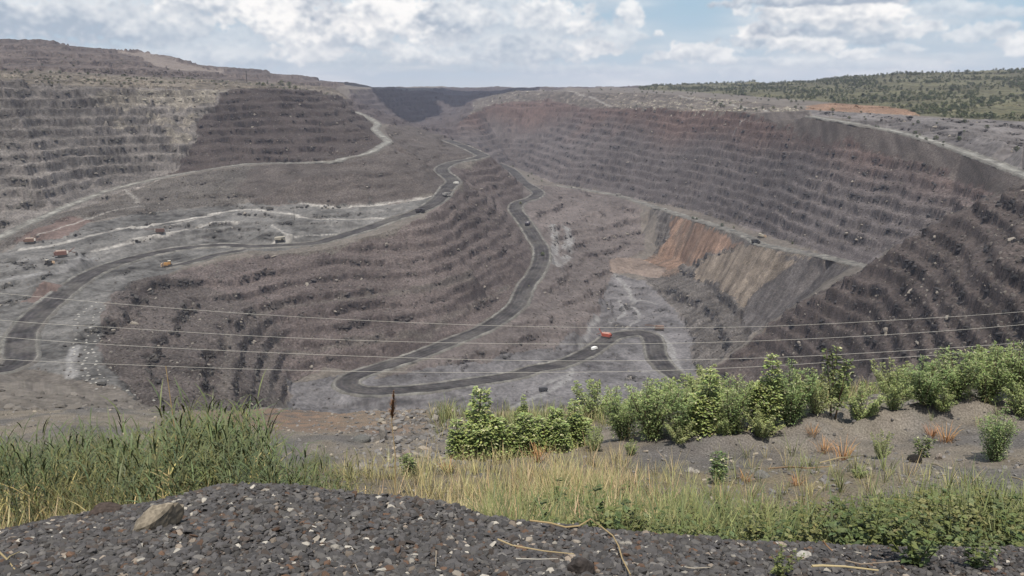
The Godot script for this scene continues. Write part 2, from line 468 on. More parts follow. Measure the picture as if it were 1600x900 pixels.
# ---------------------------------------------------------------- sky
func make_sky() -> PanoramaSkyMaterial:
	var w := 4096; var h := 2048
	var big := Image.create(512, 256, false, Image.FORMAT_RGB8)
	var nA := n2(71, 1.6, 5); var nB := n2(72, 5.0, 5); var nC := n2(73, 22.0, 4)
	var puffs := []
	for q in CLOUDS: puffs.append([q[0], q[1], q[2] * 1.22, q[3] * 1.25, q[4], q[5]])
	rng.seed = 90
	for k in 260:   # the same kind of clouds all round the horizon
		var az := rng.randf_range(-PI, PI)
		if absf(az) < 0.62: continue
		var el := pow(rng.randf(), 1.8) * 0.5 + 0.015
		var s := rng.randf_range(0.03, 0.09) * (0.5 + el * 4.0)
		puffs.append([az, el, s * 1.6, s * 0.55, rng.randf_range(.5, 1.0), 1.0])
	var shade := func(az: float, el: float, dens: float, lit: float) -> Color:
		var blue := Color(.30, .49, .63).lerp(Color(.26, .43, .62), clampf(el * 2.2, 0, 1))
		var hz := Color(.55, .61, .67)
		var air := blue.lerp(hz, exp(-maxf(el, 0.0) * 13.0))
		var cl := Color(.36, .415, .50).lerp(Color(.98, .95, .92), clampf(lit, 0, 1))
		return air.lerp(cl.lerp(hz, 0.6 * exp(-maxf(el, 0.0) * 26.0)), clampf(dens, 0, 1))
	for y in 256:
		var el := PI / 2 - (y + .5) / 256.0 * PI
		for x in 512:
			var az := (x + .5) / 512.0 * TAU - PI
			var d := Vector3(sin(az) * cos(el), sin(el), -cos(az) * cos(el))
			var c := Color(.4, .42, .43)
			if el > -0.02:
				var q := d / (maxf(d.y, 0.0) + 0.22)
				var v := nA.get_noise_2d(q.x * .7, q.z * .7) + .35 * nB.get_noise_2d(q.x * .7, q.z * .7)
				c = shade.call(az, el, smoothstep(-.15, .3, v + .1) * .9, .45 + v * 1.1)
			big.set_pixel(x, y, c.linear_to_srgb())
	big.resize(w, h, Image.INTERPOLATE_CUBIC)
	# the belt near the horizon in full detail
	var rows := 190; var y0 := 1024 - 172
	var dens := PackedFloat32Array(); dens.resize(w * rows); var lit := PackedFloat32Array(); lit.resize(w * rows)
	for p in puffs:
		var s: float = p[5]
		var x0 := int((p[0] - p[2] * 1.7 + PI) / TAU * w); var x1 := int((p[0] + p[2] * 1.7 + PI) / TAU * w)
		var ya := maxi(0, int((PI / 2 - (p[1] + p[3] * 1.7)) / PI * h) - y0); var yb := mini(rows - 1, int((PI / 2 - (p[1] - p[3] * 1.7)) / PI * h) - y0)
		for y in range(ya, yb + 1):
			var el := PI / 2 - (y + y0 + .5) / h * PI
			for x in range(x0, x1 + 1):
				var az := (x + .5) / w * TAU - PI
				var k := y * w + posmod(x, w)
				var wx := nB.get_noise_2d(az * 4.0, el * 7.0) * .55 + nC.get_noise_2d(az * 3.2, el * 5.0) * .33
				var wy := nB.get_noise_2d(az * 4.0 + 9.0, el * 7.0 + 3.0) * .5 + nC.get_noise_2d(az * 3.2 + 5.0, el * 5.0) * .33
				var dx: float = (az - p[0]) / p[2] + wx; var dy: float = (el - p[1]) / p[3] + wy
				if dy < 0.0: dy *= 1.35
				var rr := sqrt(dx * dx + dy * dy)
				var a := smoothstep(1.03, .64, rr) * s
				if a <= 0.0: continue
				var l: float = p[4] + .5 * dy + .10 * dx + .9 * wy - .14
				lit[k] = lerpf(lit[k], l, a if dens[k] > .05 else 1.0)
				dens[k] = maxf(dens[k], a)
	var nD := n2(74, 3.0, 5)
	for y in rows:
		var el := PI / 2 - (y + y0 + .5) / h * PI
		var edge := smoothstep(0.0, 25.0, float(y))
		for x in w:
			var az := (x + .5) / w * TAU - PI
			var k := y * w + x
			var v := nD.get_noise_2d(az * 1.5, el * 9.0) + .3 * nC.get_noise_2d(az * .6, el * 3.0)
			var veil := clampf(.62 + v * .9, 0.0, .97)
			var de := maxf(dens[k], veil * (1.0 - dens[k] * .5))
			var li := lerpf(.42 + v * .55, lit[k], dens[k])
			if absf(az) < .62:
				var gap := exp(-pow((az - .2) / .07, 2.0) - pow((el - .085) / .06, 2.0)) + exp(-pow((az - .53) / .06, 2.0) - pow((el - .08) / .05, 2.0))
				de = maxf(dens[k], de * clampf(1.0 - gap, 0, 1))
			var c: Color = shade.call(az, maxf(el, 0.001), de, li)
			c = c.linear_to_srgb()
			if edge < 1.0: c = big.get_pixel(x, y + y0).lerp(c, edge)
			big.set_pixel(x, y + y0, c)
	# a panorama starts at north: swap the halves
	var turned := Image.create(w, h, false, Image.FORMAT_RGB8)
	turned.blit_rect(big, Rect2i(w / 2, 0, w / 2, h), Vector2i.ZERO)
	turned.blit_rect(big, Rect2i(0, 0, w / 2, h), Vector2i(w / 2, 0))
	var m := PanoramaSkyMaterial.new()
	m.panorama = ImageTexture.create_from_image(turned)
	m.energy_multiplier = 0.97
	return m

const CLOUDS := [[-0.3248, 0.0830, 0.0641, 0.0231, 0.95, 0.9], [-0.2660, 0.0805, 0.0507, 0.0263, 0.95, 0.95], [-0.2846, 0.0511, 0.0433, 0.0139, 0.7, 0.6], [-0.2094, 0.0636, 0.0698, 0.0296, 0.28, 1.0], [-0.2537, 0.0629, 0.0291, 0.0251, 0.85, 0.95], [-0.2278, 0.0397, 0.0403, 0.0169, 0.88, 0.95], [-0.1681, 0.0525, 0.0519, 0.0214, 0.75, 0.9], [-0.1423, 0.0867, 0.0446, 0.0184, 0.92, 0.95], [-0.1146, 0.0707, 0.0448, 0.0243, 0.85, 0.95], [-0.0793, 0.0545, 0.0337, 0.0115, 0.98, 0.9], [-0.1191, 0.0349, 0.0298, 0.0130, 0.8, 0.85], [-0.0906, 0.0294, 0.0180, 0.0087, 0.85, 0.8], [-0.0580, 0.0309, 0.0300, 0.0087, 0.8, 0.8], [-0.0289, 0.0546, 0.0526, 0.0289, 0.6, 0.7], [-0.0072, 0.0821, 0.0451, 0.0258, 0.6, 0.7], [0.0359, 0.0807, 0.0375, 0.0186, 0.85, 0.85], [0.0539, 0.0683, 0.0450, 0.0259, 0.6, 0.8], [0.0755, 0.0641, 0.0195, 0.0101, 0.95, 0.9], [0.0938, 0.0434, 0.0374, 0.0115, 0.95, 0.95], [0.1319, 0.0814, 0.0149, 0.0171, 0.85, 0.8], [0.1150, 0.0543, 0.0373, 0.0172, 0.55, 0.7], [0.0435, 0.0365, 0.0225, 0.0101, 0.8, 0.7], [0.1644, 0.0580, 0.0067, 0.0050, 0.95, 0.8], [0.1689, 0.0347, 0.0193, 0.0057, 0.5, 0.8], [0.1849, 0.0373, 0.0103, 0.0100, 0.95, 0.9], [0.1548, 0.0320, 0.0104, 0.0057, 0.85, 0.7], [0.2141, 0.0371, 0.0338, 0.0113, 0.85, 0.85], [0.2352, 0.0301, 0.0190, 0.0071, 0.85, 0.8], [0.2525, 0.0835, 0.0087, 0.0125, 0.85, 0.8], [0.2675, 0.0580, 0.0246, 0.0111, 0.95, 1.0], [0.2681, 0.0487, 0.0362, 0.0070, 0.35, 0.8], [0.2977, 0.0536, 0.0187, 0.0110, 0.9, 0.95], [0.3188, 0.0767, 0.0571, 0.0164, 0.85, 0.95], [0.3699, 0.0728, 0.0560, 0.0174, 0.8, 0.95], [0.4004, 0.0756, 0.0235, 0.0145, 0.98, 0.95], [0.3457, 0.0605, 0.0707, 0.0122, 0.35, 0.8], [0.4202, 0.0575, 0.0302, 0.0092, 0.8, 0.85], [0.3213, 0.0440, 0.0428, 0.0096, 0.9, 0.9], [0.3701, 0.0341, 0.0308, 0.0068, 0.85, 0.85], [0.3094, 0.0268, 0.0358, 0.0069, 0.8, 0.7], [0.4160, 0.0386, 0.0179, 0.0066, 0.8, 0.7], [0.3434, 0.0888, 0.1132, 0.0061, 0.2, 0.9], [0.4591, 0.0785, 0.0310, 0.0090, 0.8, 0.6], [0.4846, 0.0533, 0.0332, 0.0102, 0.8, 0.7], [0.5091, 0.0574, 0.0131, 0.0063, 0.85, 0.7], [0.5191, 0.0414, 0.0222, 0.0100, 0.95, 0.85], [0.4585, 0.0290, 0.0269, 0.0065, 0.8, 0.5], [0.2564, 0.0177, 0.0291, 0.0070, 0.75, 0.6], [0.1446, 0.0181, 0.0446, 0.0058, 0.7, 0.5], [-0.4438, 0.0581, 0.0339, 0.0091, 0.7, 0.6], [-0.4843, 0.0557, 0.0266, 0.0089, 0.75, 0.6], [-0.3625, 0.0498, 0.0309, 0.0108, 0.75, 0.75], [-0.5100, 0.0729, 0.0328, 0.0138, 0.7, 0.6], [-0.3342, 0.0451, 0.0213, 0.0082, 0.75, 0.6], [-0.4064, 0.0754, 0.0828, 0.0171, 0.3, 0.6], [-0.2011, 0.0193, 0.0589, 0.0057, 0.65, 0.5], [-0.0145, 0.0324, 0.0300, 0.0073, 0.7, 0.6], [-0.0218, 0.0211, 0.0376, 0.0065, 0.75, 0.5], [-0.3866, 0.0248, 0.0626, 0.0054, 0.6, 0.5], [-0.4603, 0.0675, 0.1144, 0.0258, 0.34, 0.85], [-0.4931, 0.0267, 0.0794, 0.0154, 0.42, 0.7], [-0.3899, 0.0569, 0.0764, 0.0200, 0.4, 0.8], [-0.3287, 0.0320, 0.0853, 0.0124, 0.55, 0.7], [-0.0574, 0.0752, 0.0450, 0.0287, 0.5, 0.85], [0.0072, 0.0408, 0.0676, 0.0188, 0.5, 0.8], [0.0654, 0.0197, 0.0825, 0.0087, 0.6, 0.6], [-0.1726, 0.0291, 0.0814, 0.0100, 0.6, 0.6], [0.3001, 0.0654, 0.0502, 0.0124, 0.45, 0.8], [0.3905, 0.0505, 0.0417, 0.0107, 0.45, 0.7], [0.4936, 0.0723, 0.0397, 0.0076, 0.6, 0.5], [0.3992, 0.0221, 0.0761, 0.0054, 0.65, 0.5], [0.2558, 0.0286, 0.0363, 0.0070, 0.6, 0.6], [-0.2490, 0.0287, 0.0583, 0.0099, 0.5, 0.6]]

# ---------------------------------------------------------------- the shelf and the gravel bank in front
const SHELF := [[0.0, -2.2], [3.0, -3.0], [4.5, -2.75], [6.0, -3.5], [9.0, -4.8], [12.0, -5.8], [16.0, -7.1], [20.0, -8.3], [25.0, -9.8], [26.5, -10.5], [30.0, -14.2], [34.0, -19.2], [40.0, -28.0], [60.0, -60.0]]
const CREST := [[-3.28, -2.614, 4.60], [-3.04, -2.564, 4.60], [-2.45, -2.363, 4.45], [-2.03, -2.252, 4.35], [-1.61, -2.088, 4.20], [-1.34, -2.018, 4.10], [-1.09, -2.010, 4.05], [-0.85, -2.028, 4.00], [-0.51, -1.998, 3.90], [-0.31, -1.994, 3.80], [-0.12, -1.995, 3.70], [0.09, -1.988, 3.62], [0.47, -1.988, 3.55], [0.86, -1.970, 3.45], [1.27, -1.967, 3.40], [1.67, -1.965, 3.35], [2.20, -1.939, 3.30], [2.47, -1.942, 3.30]]
const BUSHES := [["poplar", -0.51, 14.54, 1.44, 2.43, "young poplar with the tall pointed top, first bush on the left of the row"],
	["poplar", -0.92, 14.54, 0.89, 1.71, "low poplar sapling at the left foot of the tall pointed poplar"],
	["poplar", -0.12, 14.74, 0.84, 1.74, "short poplar sapling touching the right side of the pointed poplar"],
	["poplar", 0.34, 14.94, 0.92, 1.92, "poplar sapling between the pointed poplar and the gap in the row"],
	["poplar", 0.83, 15.14, 0.88, 1.94, "sapling second from the gap left of the round willow bush"],
	["poplar", 1.26, 15.58, 1.04, 1.73, "sapling with two thin tips beside the gap left of the round willow bush"],
	["willow", 2.26, 16.26, 1.22, 1.37, "left half of the dense round willow bush in the middle of the row"],
	["willow", 2.72, 15.48, 1.34, 1.47, "tallest dark rounded willow bush in the middle of the row"],
	["willow", 3.24, 15.18, 1.16, 1.12, "willow bush wedged between the dark round one and the feathery one"],
	["poplar", 3.61, 15.20, 1.36, 2.26, "feathery light green bush right of the round willow bush"],
	["willow", 4.15, 15.16, 1.31, 1.27, "broad bush above the bank of bare lumpy soil"],
	["poplar", 4.79, 15.28, 1.54, 2.13, "tall pointed sapling near the right third of the row"],
	["willow", 5.31, 15.30, 1.36, 1.35, "wide pale green bush right of the tall pointed sapling"],
	["thin", 6.17, 15.40, 1.43, 1.38, "slender single-stemmed sapling sticking up out of low growth on the right"],
	["low", 5.81, 15.34, 0.88, 0.71, "low yellowish bush at the foot of the slender sapling"],
	["low", 6.71, 15.36, 0.80, 0.81, "low bright green mound of growth in the dip of the row"],
	["low", 7.33, 15.46, 0.81, 0.71, "low olive bush at the right end of the dip in the row"],
	["willow", 7.96, 15.56, 0.99, 1.29, "bush where the row starts to rise towards the right edge"],
	["willow", 8.66, 15.72, 1.10, 1.40, "full bush second from the right end of the row"],
	["willow", 9.35, 15.84, 1.24, 1.48, "large brownish green bush near the right edge of the view"],
	["willow", 10.08, 16.02, 1.33, 1.66, "largest bush at the right edge of the view"],
	["low", 8.25, 15.38, 0.60, 0.61, "low growth in front of the rising bushes on the right"],
	["willow", 7.53, 12.36, 0.99, 0.84, "dark shrub standing alone on the stony mound at the right"],
	["low", 6.09, 13.06, 0.52, 0.35, "small grey-green shrub on the bare soil, left of the dark clod"],
	["thin", 2.94, 11.18, 0.51, 0.95, "small dark shrub on the edge of the dry grass, below the lumpy bank"],
	["low", 2.17, 14.50, 0.35, 0.29, "little tuft-like bush under the round willow bush"],
	["thin", 6.81, 13.16, 0.41, 0.72, "thin upright sprig above the dark clod of earth"],
	["low", 4.71, 10.68, 0.21, 0.23, "small isolated dark sprig on the bare soil"],
	["low", 9.70, 15.16, 0.76, 0.80, "low bush half cut by the right edge of the view"],
	["low", 1.57, 14.94, 0.52, 0.44, "low sapling at the foot of the gap in the row"],
	["thin", -1.61, 12.38, 0.39, 0.82, "thin pale sprig at the foot of the scree"],
	["low", 3.14, 14.94, 0.51, 0.60, "low skirt of leaves in front of the willow bushes"],
	["low", 4.69, 14.92, 0.63, 0.70, "low leafy growth in front of the tall pointed sapling"],
	["low", 3.97, 14.92, 0.56, 0.60, "low leafy growth in front of the feathery bush"]]
const WEEDS := [["w", 1.62, 3.08, 0.62, "broad-leaved weed growing on the gravel, largest of its kind, at the lower right", "gravel"],
	["w", 1.02, 2.93, 0.35, "small reddish tuft of weed at the lower edge of the gravel, right of centre", "gravel"],
	["w", 1.84, 3.03, 0.4, "small weed on the gravel to the right of the broad-leaved one", "gravel"],
	["w", 3.23, 6.54, 0.7, "weed leaning over the gravel edge behind the broad-leaved one", "shelf"],
	["w", 3.80, 7.18, 1.0, "tall weed with a thin top rising above the strip at the right", "shelf"],
	["w", 3.89, 6.80, 0.95, "bushy dark weed right of the tall thin-topped one", "shelf"],
	["w", 4.16, 6.70, 1.05, "wide dark weed near the right edge of the strip", "shelf"],
	["w", 0.41, 8.36, 1.1, "dark leafy weed at the left end of the green strip", "shelf"],
	["w", 1.14, 8.36, 1.1, "weed with a pale flower head in the left part of the green strip", "shelf"],
	["w", 0.81, 8.16, 1.0, "leafy weed behind the kinked dry stalk", "shelf"]]
const REED_TOP := [[-0.691, -0.418], [-0.642, -0.418], [-0.613, -0.435], [-0.580, -0.431], [-0.537, -0.409], [-0.503, -0.428], [-0.469, -0.414], [-0.441, -0.407], [-0.408, -0.399], [-0.371, -0.390], [-0.336, -0.397], [-0.317, -0.418], [-0.303, -0.447], [-0.280, -0.461], [-0.251, -0.452], [-0.218, -0.433], [-0.205, -0.479], [-0.189, -0.521]]
const ROCKS := [[-1.51, 3.30, "pale weathered block on the crest of the gravel bank at the left", Vector3(0.25,0.17,0.13), Vector3(0.35,0.35,0.5), Color(0.33,0.285,0.23), "gravel", 0.3],
	[-2.18, 4.14, "dark brown slab on the gravel crest below the pale block", Vector3(0.2,0.11,0.15), Vector3(0.1,0.4,0.25), Color(0.085,0.065,0.058), "gravel", 0.1],
	[-2.80, 17.28, "upright pale block in the middle of the scree", Vector3(0.2,0.42,0.25), Vector3(0.1,0.3,0.05), Color(0.3,0.28,0.27), "shelf", 0.3],
	[-2.61, 13.62, "round-topped grey rock at the lower left of the scree", Vector3(0.36,0.24,0.3), Vector3(0.2,0.8,0.1), Color(0.27,0.25,0.24), "shelf", 0.2],
	[-3.23, 17.06, "flat dark grey rock left of the upright pale block", Vector3(0.42,0.22,0.3), Vector3(0.2,0.2,0.2), Color(0.17,0.17,0.17), "shelf", 0.2],
	[-1.97, 14.94, "pinkish rock right of the dry reed stalk", Vector3(0.22,0.2,0.2), Vector3(0.3,0.5,0.2), Color(0.33,0.28,0.26), "shelf", 0.2],
	[-1.72, 13.98, "tan rock leaning on the pinkish one", Vector3(0.26,0.18,0.2), Vector3(0.3,1.5,0.2), Color(0.27,0.235,0.19), "shelf", 0.2],
	[-1.98, 20.76, "tall light stone at the right rim of the scree", Vector3(0.26,0.36,0.25), Vector3(0.0,0.5,0.2), Color(0.36,0.33,0.31), "shelf", 0.3],
	[-3.45, 21.08, "small whitish stone above the upright pale block", Vector3(0.2,0.16,0.2), Vector3(0.0,0.5,0.2), Color(0.36,0.33,0.29), "shelf", 0.3],
	[6.34, 12.42, "dark clod of earth lying on the bare soil", Vector3(0.26,0.2,0.24), Vector3(0.1,0.5,0.1), Color(0.03,0.027,0.026), "shelf", 0.15],
	[2.80, 12.38, "left one of two white stones below the lumpy bank", Vector3(0.13,0.11,0.12), Vector3(0.1,0.5,0.1), Color(0.42,0.39,0.36), "shelf", 0.2],
	[2.89, 12.32, "right one of two white stones below the lumpy bank", Vector3(0.11,0.1,0.1), Vector3(0.1,1.5,0.1), Color(0.4,0.37,0.34), "shelf", 0.2],
	[6.94, 12.84, "light pebble right of the dark clod", Vector3(0.13,0.14,0.12), Vector3(0.1,0.5,0.1), Color(0.36,0.31,0.28), "shelf", 0.2],
	[3.59, 11.30, "grey stone half buried in the bare soil under the lumpy bank", Vector3(0.26,0.16,0.2), Vector3(0.1,0.5,0.1), Color(0.22,0.215,0.21), "shelf", 0.15],
	[1.22, 3.21, "white pebble at the edge of the gravel near the broad-leaved weed", Vector3(0.075,0.04,0.05), Vector3(0.1,0.5,0.1), Color(0.5,0.48,0.45), "gravel", 0.2],
	[0.26, 2.88, "large brown stone at the end of the straight dry stalk", Vector3(0.11,0.09,0.1), Vector3(0.2,0.5,0.1), Color(0.065,0.055,0.053), "gravel", 0.2]]
const STICKS := [[[0.084, -0.273, -3.640, 0.179, -0.270, -3.610, 0.247, -0.264, -3.560, 0.311, -0.268, -3.580, 0.367, -0.265, -3.640, 0.400, -0.203, -3.450, 0.434, -0.177, -3.330, 0.437, -0.128, -3.160, 0.432, -0.096, -3.010, 0.436, -0.043, -2.810], 0.0043, "long kinked dry reed stalk lying over the gravel at the centre right", Color(0.288,0.216,0.12)],
	[[-0.059, -0.126, -3.210, 0.000, -0.125, -3.160, 0.129, -0.110, -3.090, 0.244, -0.082, -3.020], 0.0036, "straight dry stalk lying on the gravel left of the kinked one", Color(0.304,0.24,0.144)],
	[[0.015, -0.066, -2.960, 0.099, -0.069, -2.960, 0.179, -0.078, -2.980], 0.0025, "short grey twig lying below the straight dry stalk", Color(0.336,0.32,0.288)],
	[[-2.139, -0.158, -3.190, -1.943, -0.062, -2.950, -1.787, -0.002, -2.760], 0.0043, "left stalk of the two crossed at the lower left corner", Color(0.288,0.224,0.128)],
	[[-1.907, -0.035, -2.870, -1.947, -0.067, -2.980, -1.966, -0.102, -3.070], 0.0036, "right stalk of the two crossed at the lower left corner", Color(0.288,0.232,0.136)],
	[[1.155, -0.092, -2.950, 1.201, -0.096, -2.960, 1.284, -0.094, -2.950, 1.390, -0.080, -2.900], 0.005, "pale thick stalk lying along the lower edge at the right", Color(0.36,0.296,0.176)],
	[[1.309, -0.105, -3.010, 1.368, -0.114, -3.000, 1.533, -0.119, -3.030], 0.0029, "thin grey twig above the pale thick stalk", Color(0.224,0.184,0.144)],
	[[1.331, -0.185, -3.300, 1.346, -0.205, -3.300, 1.345, -0.192, -3.230], 0.0036, "bent rusty stalk at the edge of the gravel left of the broad-leaved weed", Color(0.24,0.144,0.08)],
	[[-0.303, -0.076, -3.030, -0.287, -0.004, -2.910, -0.282, -0.023, -2.830], 0.0022, "fine upright twig in the middle of the gravel", Color(0.272,0.232,0.192)],
	[[-0.585, -0.010, -2.820, -0.566, 0.023, -2.770, -0.547, 0.026, -2.720], 0.0022, "fine twig at the lower edge left of the centre", Color(0.272,0.232,0.192)],
	[[0.652, -0.088, -2.940, 0.696, -0.083, -2.920, 0.762, -0.091, -2.940], 0.0022, "thin pale straw on the gravel right of the kinked stalk", Color(0.32,0.288,0.24)],
	[[4.01, -4.08, -12.32, 4.24, -3.96, -11.98, 4.37, -3.85, -11.66, 4.78, -3.86, -11.76], 0.013, "reddish root lying on the bare soil, left end", Color(0.216,0.152,0.096)],
	[[4.24, -4.08, -12.36, 4.19, -3.78, -11.42, 4.34, -3.81, -11.54], 0.0101, "short root crossing under the reddish one", Color(0.216,0.136,0.08)],
	[[4.90, -4.10, -12.58, 5.30, -4.15, -12.82, 5.63, -4.22, -13.12, 5.65, -4.08, -12.68], 0.0115, "pale bent stalk below the orange dry weed", Color(0.264,0.216,0.136)],
	[[6.42, -3.86, -12.08, 6.28, -3.73, -11.62, 6.18, -3.63, -11.26], 0.0115, "short straw stick on the soil below the light pebble", Color(0.288,0.24,0.16)],
	[[6.65, -3.36, -10.46, 6.48, -3.25, -10.04, 6.41, -3.16, -9.74], 0.0101, "stick on the soil at the right edge", Color(0.288,0.224,0.144)],
	[[3.70, -4.78, -14.80, 3.86, -4.76, -15.06, 4.11, -4.73, -15.24], 0.0086, "dry bent stalk hanging over the lumpy bank", Color(0.336,0.264,0.16)]]
const PLUMES := [[-1.49, 9.96, 1.16, 0.42, "dry reed stalk with a brown plume standing alone in front of the scree"], [0.58, 14.94, 0.39, 0.16, "second smaller brown plume between the saplings left of the gap"], [-3.82, 9.00, 1.93, 0, "thin bare dark stalk rising far above the reed bed"]]
const RUSTY := [[5.64, 14.26, 1.0, "rusty brown dried weed above the bent stalk on the bare soil"],
	[5.52, 13.16, 1.3, "largest orange dried weed on the bare soil, at the end of the rusty trail"],
	[5.57, 14.76, 0.8, "reddish dried stems at the top of the rusty trail on the bare soil"],
	[7.57, 13.84, 1.2, "orange dried growth above the light pebble"],
	[7.68, 14.58, 0.9, "dried reddish tuft left of the orange growth above the light pebble"],
	[3.97, 15.32, 1.3, "orange dried leaves hanging over the lumpy bank"],
	[4.32, 15.36, 1.1, "rusty dried tuft behind the lumpy bank"],
	[0.48, 13.98, 1.2, "reddish dried patch at the foot of the saplings"],
	[-1.03, 12.68, 0.9, "reddish dried tuft right of the scree"],
	[3.78, 10.40, 0.6, "small rusty tuft on the grey soil near the green strip"],
	[3.30, 11.08, 0.7, "small pinkish dried tuft beside the half buried grey stone"]]
const WIRES := [[[-39.78, -6.11, -40.00, -30.80, -7.27, -40.00, -24.73, -7.94, -40.00, -18.61, -8.51, -40.00, -12.44, -8.99, -40.00, -6.23, -9.35, -40.00, 0.00, -9.59, -40.00, 6.24, -9.67, -40.00, 12.48, -9.60, -40.00, 18.69, -9.28, -40.00, 24.86, -8.86, -40.00, 34.01, -8.00, -40.00, 43.03, -6.89, -40.00], "uppermost of the four power lines across the pit"],
	[[-37.00, -6.45, -37.00, -28.67, -7.69, -37.00, -23.05, -8.46, -37.00, -17.32, -8.85, -37.00, -11.57, -9.21, -37.00, -5.80, -9.45, -37.00, 0.00, -9.57, -37.00, 5.80, -9.57, -37.00, 11.59, -9.42, -37.00, 17.35, -9.12, -37.00, 23.07, -8.67, -37.00, 31.56, -7.80, -37.00, 39.90, -6.69, -37.00], "second of the four power lines from above"],
	[[-35.19, -6.84, -35.00, -27.26, -7.99, -35.00, -21.90, -8.65, -35.00, -16.47, -9.05, -35.00, -11.00, -9.33, -35.00, -5.51, -9.56, -35.00, 0.00, -9.71, -35.00, 5.51, -9.72, -35.00, 11.02, -9.59, -35.00, 16.49, -9.30, -35.00, 21.94, -8.90, -35.00, 30.01, -8.08, -35.00, 37.93, -7.01, -35.00], "third of the four power lines from above"],
	[[-36.47, -8.33, -36.00, -28.24, -9.44, -36.00, -22.67, -9.97, -36.00, -17.03, -10.24, -36.00, -11.37, -10.45, -36.00, -5.69, -10.57, -36.00, 0.00, -10.60, -36.00, 5.69, -10.54, -36.00, 11.36, -10.30, -36.00, 17.00, -9.91, -36.00, 22.60, -9.50, -36.00, 30.92, -8.68, -36.00, 39.10, -7.60, -36.00], "lowest of the four power lines across the pit"]]
const HEAPS := [[-366, -727, 0.8, 0], [-364, -715, 1.0, 0], [-365, -707, 0.8, 0], [-363, -699, 1.2, 2], [-364, -691, 1.3, 1], [-360, -684, 0.9, 0], [-358, -675, 1.2, 2], [-352, -666, 0.8, 1], [-350, -657, 1.2, 2], [-347, -647, 0.7, 2], [-340, -639, 0.7, 2], [-336, -629, 1.3, 1], [-332, -618, 0.8, 1], [-329, -612, 1.0, 0], [-323, -602, 1.0, 1], [-320, -595, 1.1, 0], [-317, -584, 0.8, 2], [-312, -576, 0.9, 2], [-309, -569, 0.8, 2], [-306, -562, 1.2, 1], [-299, -556, 0.8, 1], [-291, -549, 0.8, 2], [-284, -540, 1.0, 2], [-279, -535, 0.9, 1], [-271, -526, 1.0, 2], [-352, -715, 1.3, 2], [-353, -708, 1.0, 0], [-350, -700, 1.2, 2], [-351, -692, 0.9, 2], [-347, -682, 1.2, 1], [-342, -671, 0.8, 1], [-339, -661, 0.8, 1], [-335, -652, 1.2, 1], [-333, -643, 0.9, 1], [-329, -632, 0.9, 1], [-325, -624, 1.0, 0], [-320, -613, 0.9, 2], [-317, -605, 0.9, 1], [-311, -598, 1.1, 0], [-307, -587, 1.1, 1], [-305, -580, 1.1, 2], [-302, -571, 1.3, 1], [-296, -563, 1.3, 1], [-291, -556, 0.8, 2], [-288, -550, 1.3, 2], [-281, -542, 1.2, 1], [-276, -536, 0.9, 0], [-269, -531, 0.7, 2], [-326, -645, 0.8, 1], [-321, -636, 1.3, 1], [-320, -627, 1.0, 2], [-314, -618, 0.9, 1], [-312, -606, 0.8, 0], [-307, -598, 1.3, 1], [-302, -590, 0.8, 2], [-297, -581, 1.1, 1], [-293, -571, 1.1, 1], [-287, -562, 0.8, 1], [-283, -555, 1.3, 0], [-276, -547, 0.8, 1], [-269, -538, 0.8, 2], [-261, -530, 1.1, 2], [-250, -524, 1.0, 1], [-245, -521, 1.3, 1], [-240, -513, 0.8, 1], [-230, -516, 1.1, 2]]
const POLES := [[-263, -1021, 12, 0.35, "thin wooden pole beside the pale track on the terrace"], [-607, -2006, 28, 1.1, "dark slender mast on the skyline at the left"], [-697, -2535, 18, 0.3, "thin pole on the skyline right of the dark mast"]]
const TREES := [[-548, -1932, 9, "left tree of the dark pair on the left rim"], [-542, -2060, 13, "tallest dark tree on the left rim, right of the pair"], [-526, -2068, 12, "broad dark tree beside the tallest one on the left rim"], [-536, -1955, 8, "small tree between the pair and the tallest one on the left rim"], [-396, -1600, 8, "low tree just below the broad one on the left rim"], [-575, -1993, 7, "small tree nearest the dark mast on the skyline"], [529, -1436, 6, "tree standing alone above the orange bank"], [399, -1666, 9, "dark tree on the edge of the right wall, left of the pale scar"], [418, -1589, 7, "smaller dark tree beside the pale scar on the right wall"], [785, -3069, 14, "tree sticking up on the skyline right of the middle"]]
const CLOUD_AT := [[-498, 1640, -3316, [[0, 0, 430, 560], [-280, -200, 280, 340], [230, 120, 290, 420], [120, -400, 330, 380], [-120, 480, 200, 420], [400, -340, 240, 300], [40, 800, 120, 320]], 5, "white cumulus cloud high over the far valley, casting the dark shadow there"]]
var bump_a: FastNoiseLite
var bump_b: FastNoiseLite

func near_h(x: float, d: float) -> float:
	var h := -60.0
	for i in SHELF.size() - 1:
		if d >= SHELF[i][0] and d < SHELF[i + 1][0]:
			h = lerpf(SHELF[i][1], SHELF[i + 1][1], (d - SHELF[i][0]) / (SHELF[i + 1][0] - SHELF[i][0]))
	h += 0.08 * clampf(x - 3.0, 0.0, 16.0) * clampf((d - 6.0) / 8.0, 0.0, 1.0)
	h += 0.45 * smoothstep(1.8, 3.5, x) * (smoothstep(14.2, 16.0, d) - smoothstep(16.5, 21.0, d))
	h += .55 * absf(bump_b.get_noise_2d(x * .45, d * .7)) * smoothstep(2.5, 4.0, x) * smoothstep(13.5, 15.5, d) * smoothstep(21.0, 18.0, d)
	h += 0.22 * bump_a.get_noise_2d(x, d) * smoothstep(5.0, 9.0, d) + 0.07 * bump_b.get_noise_2d(x, d)
	return h + GROUND_EYE

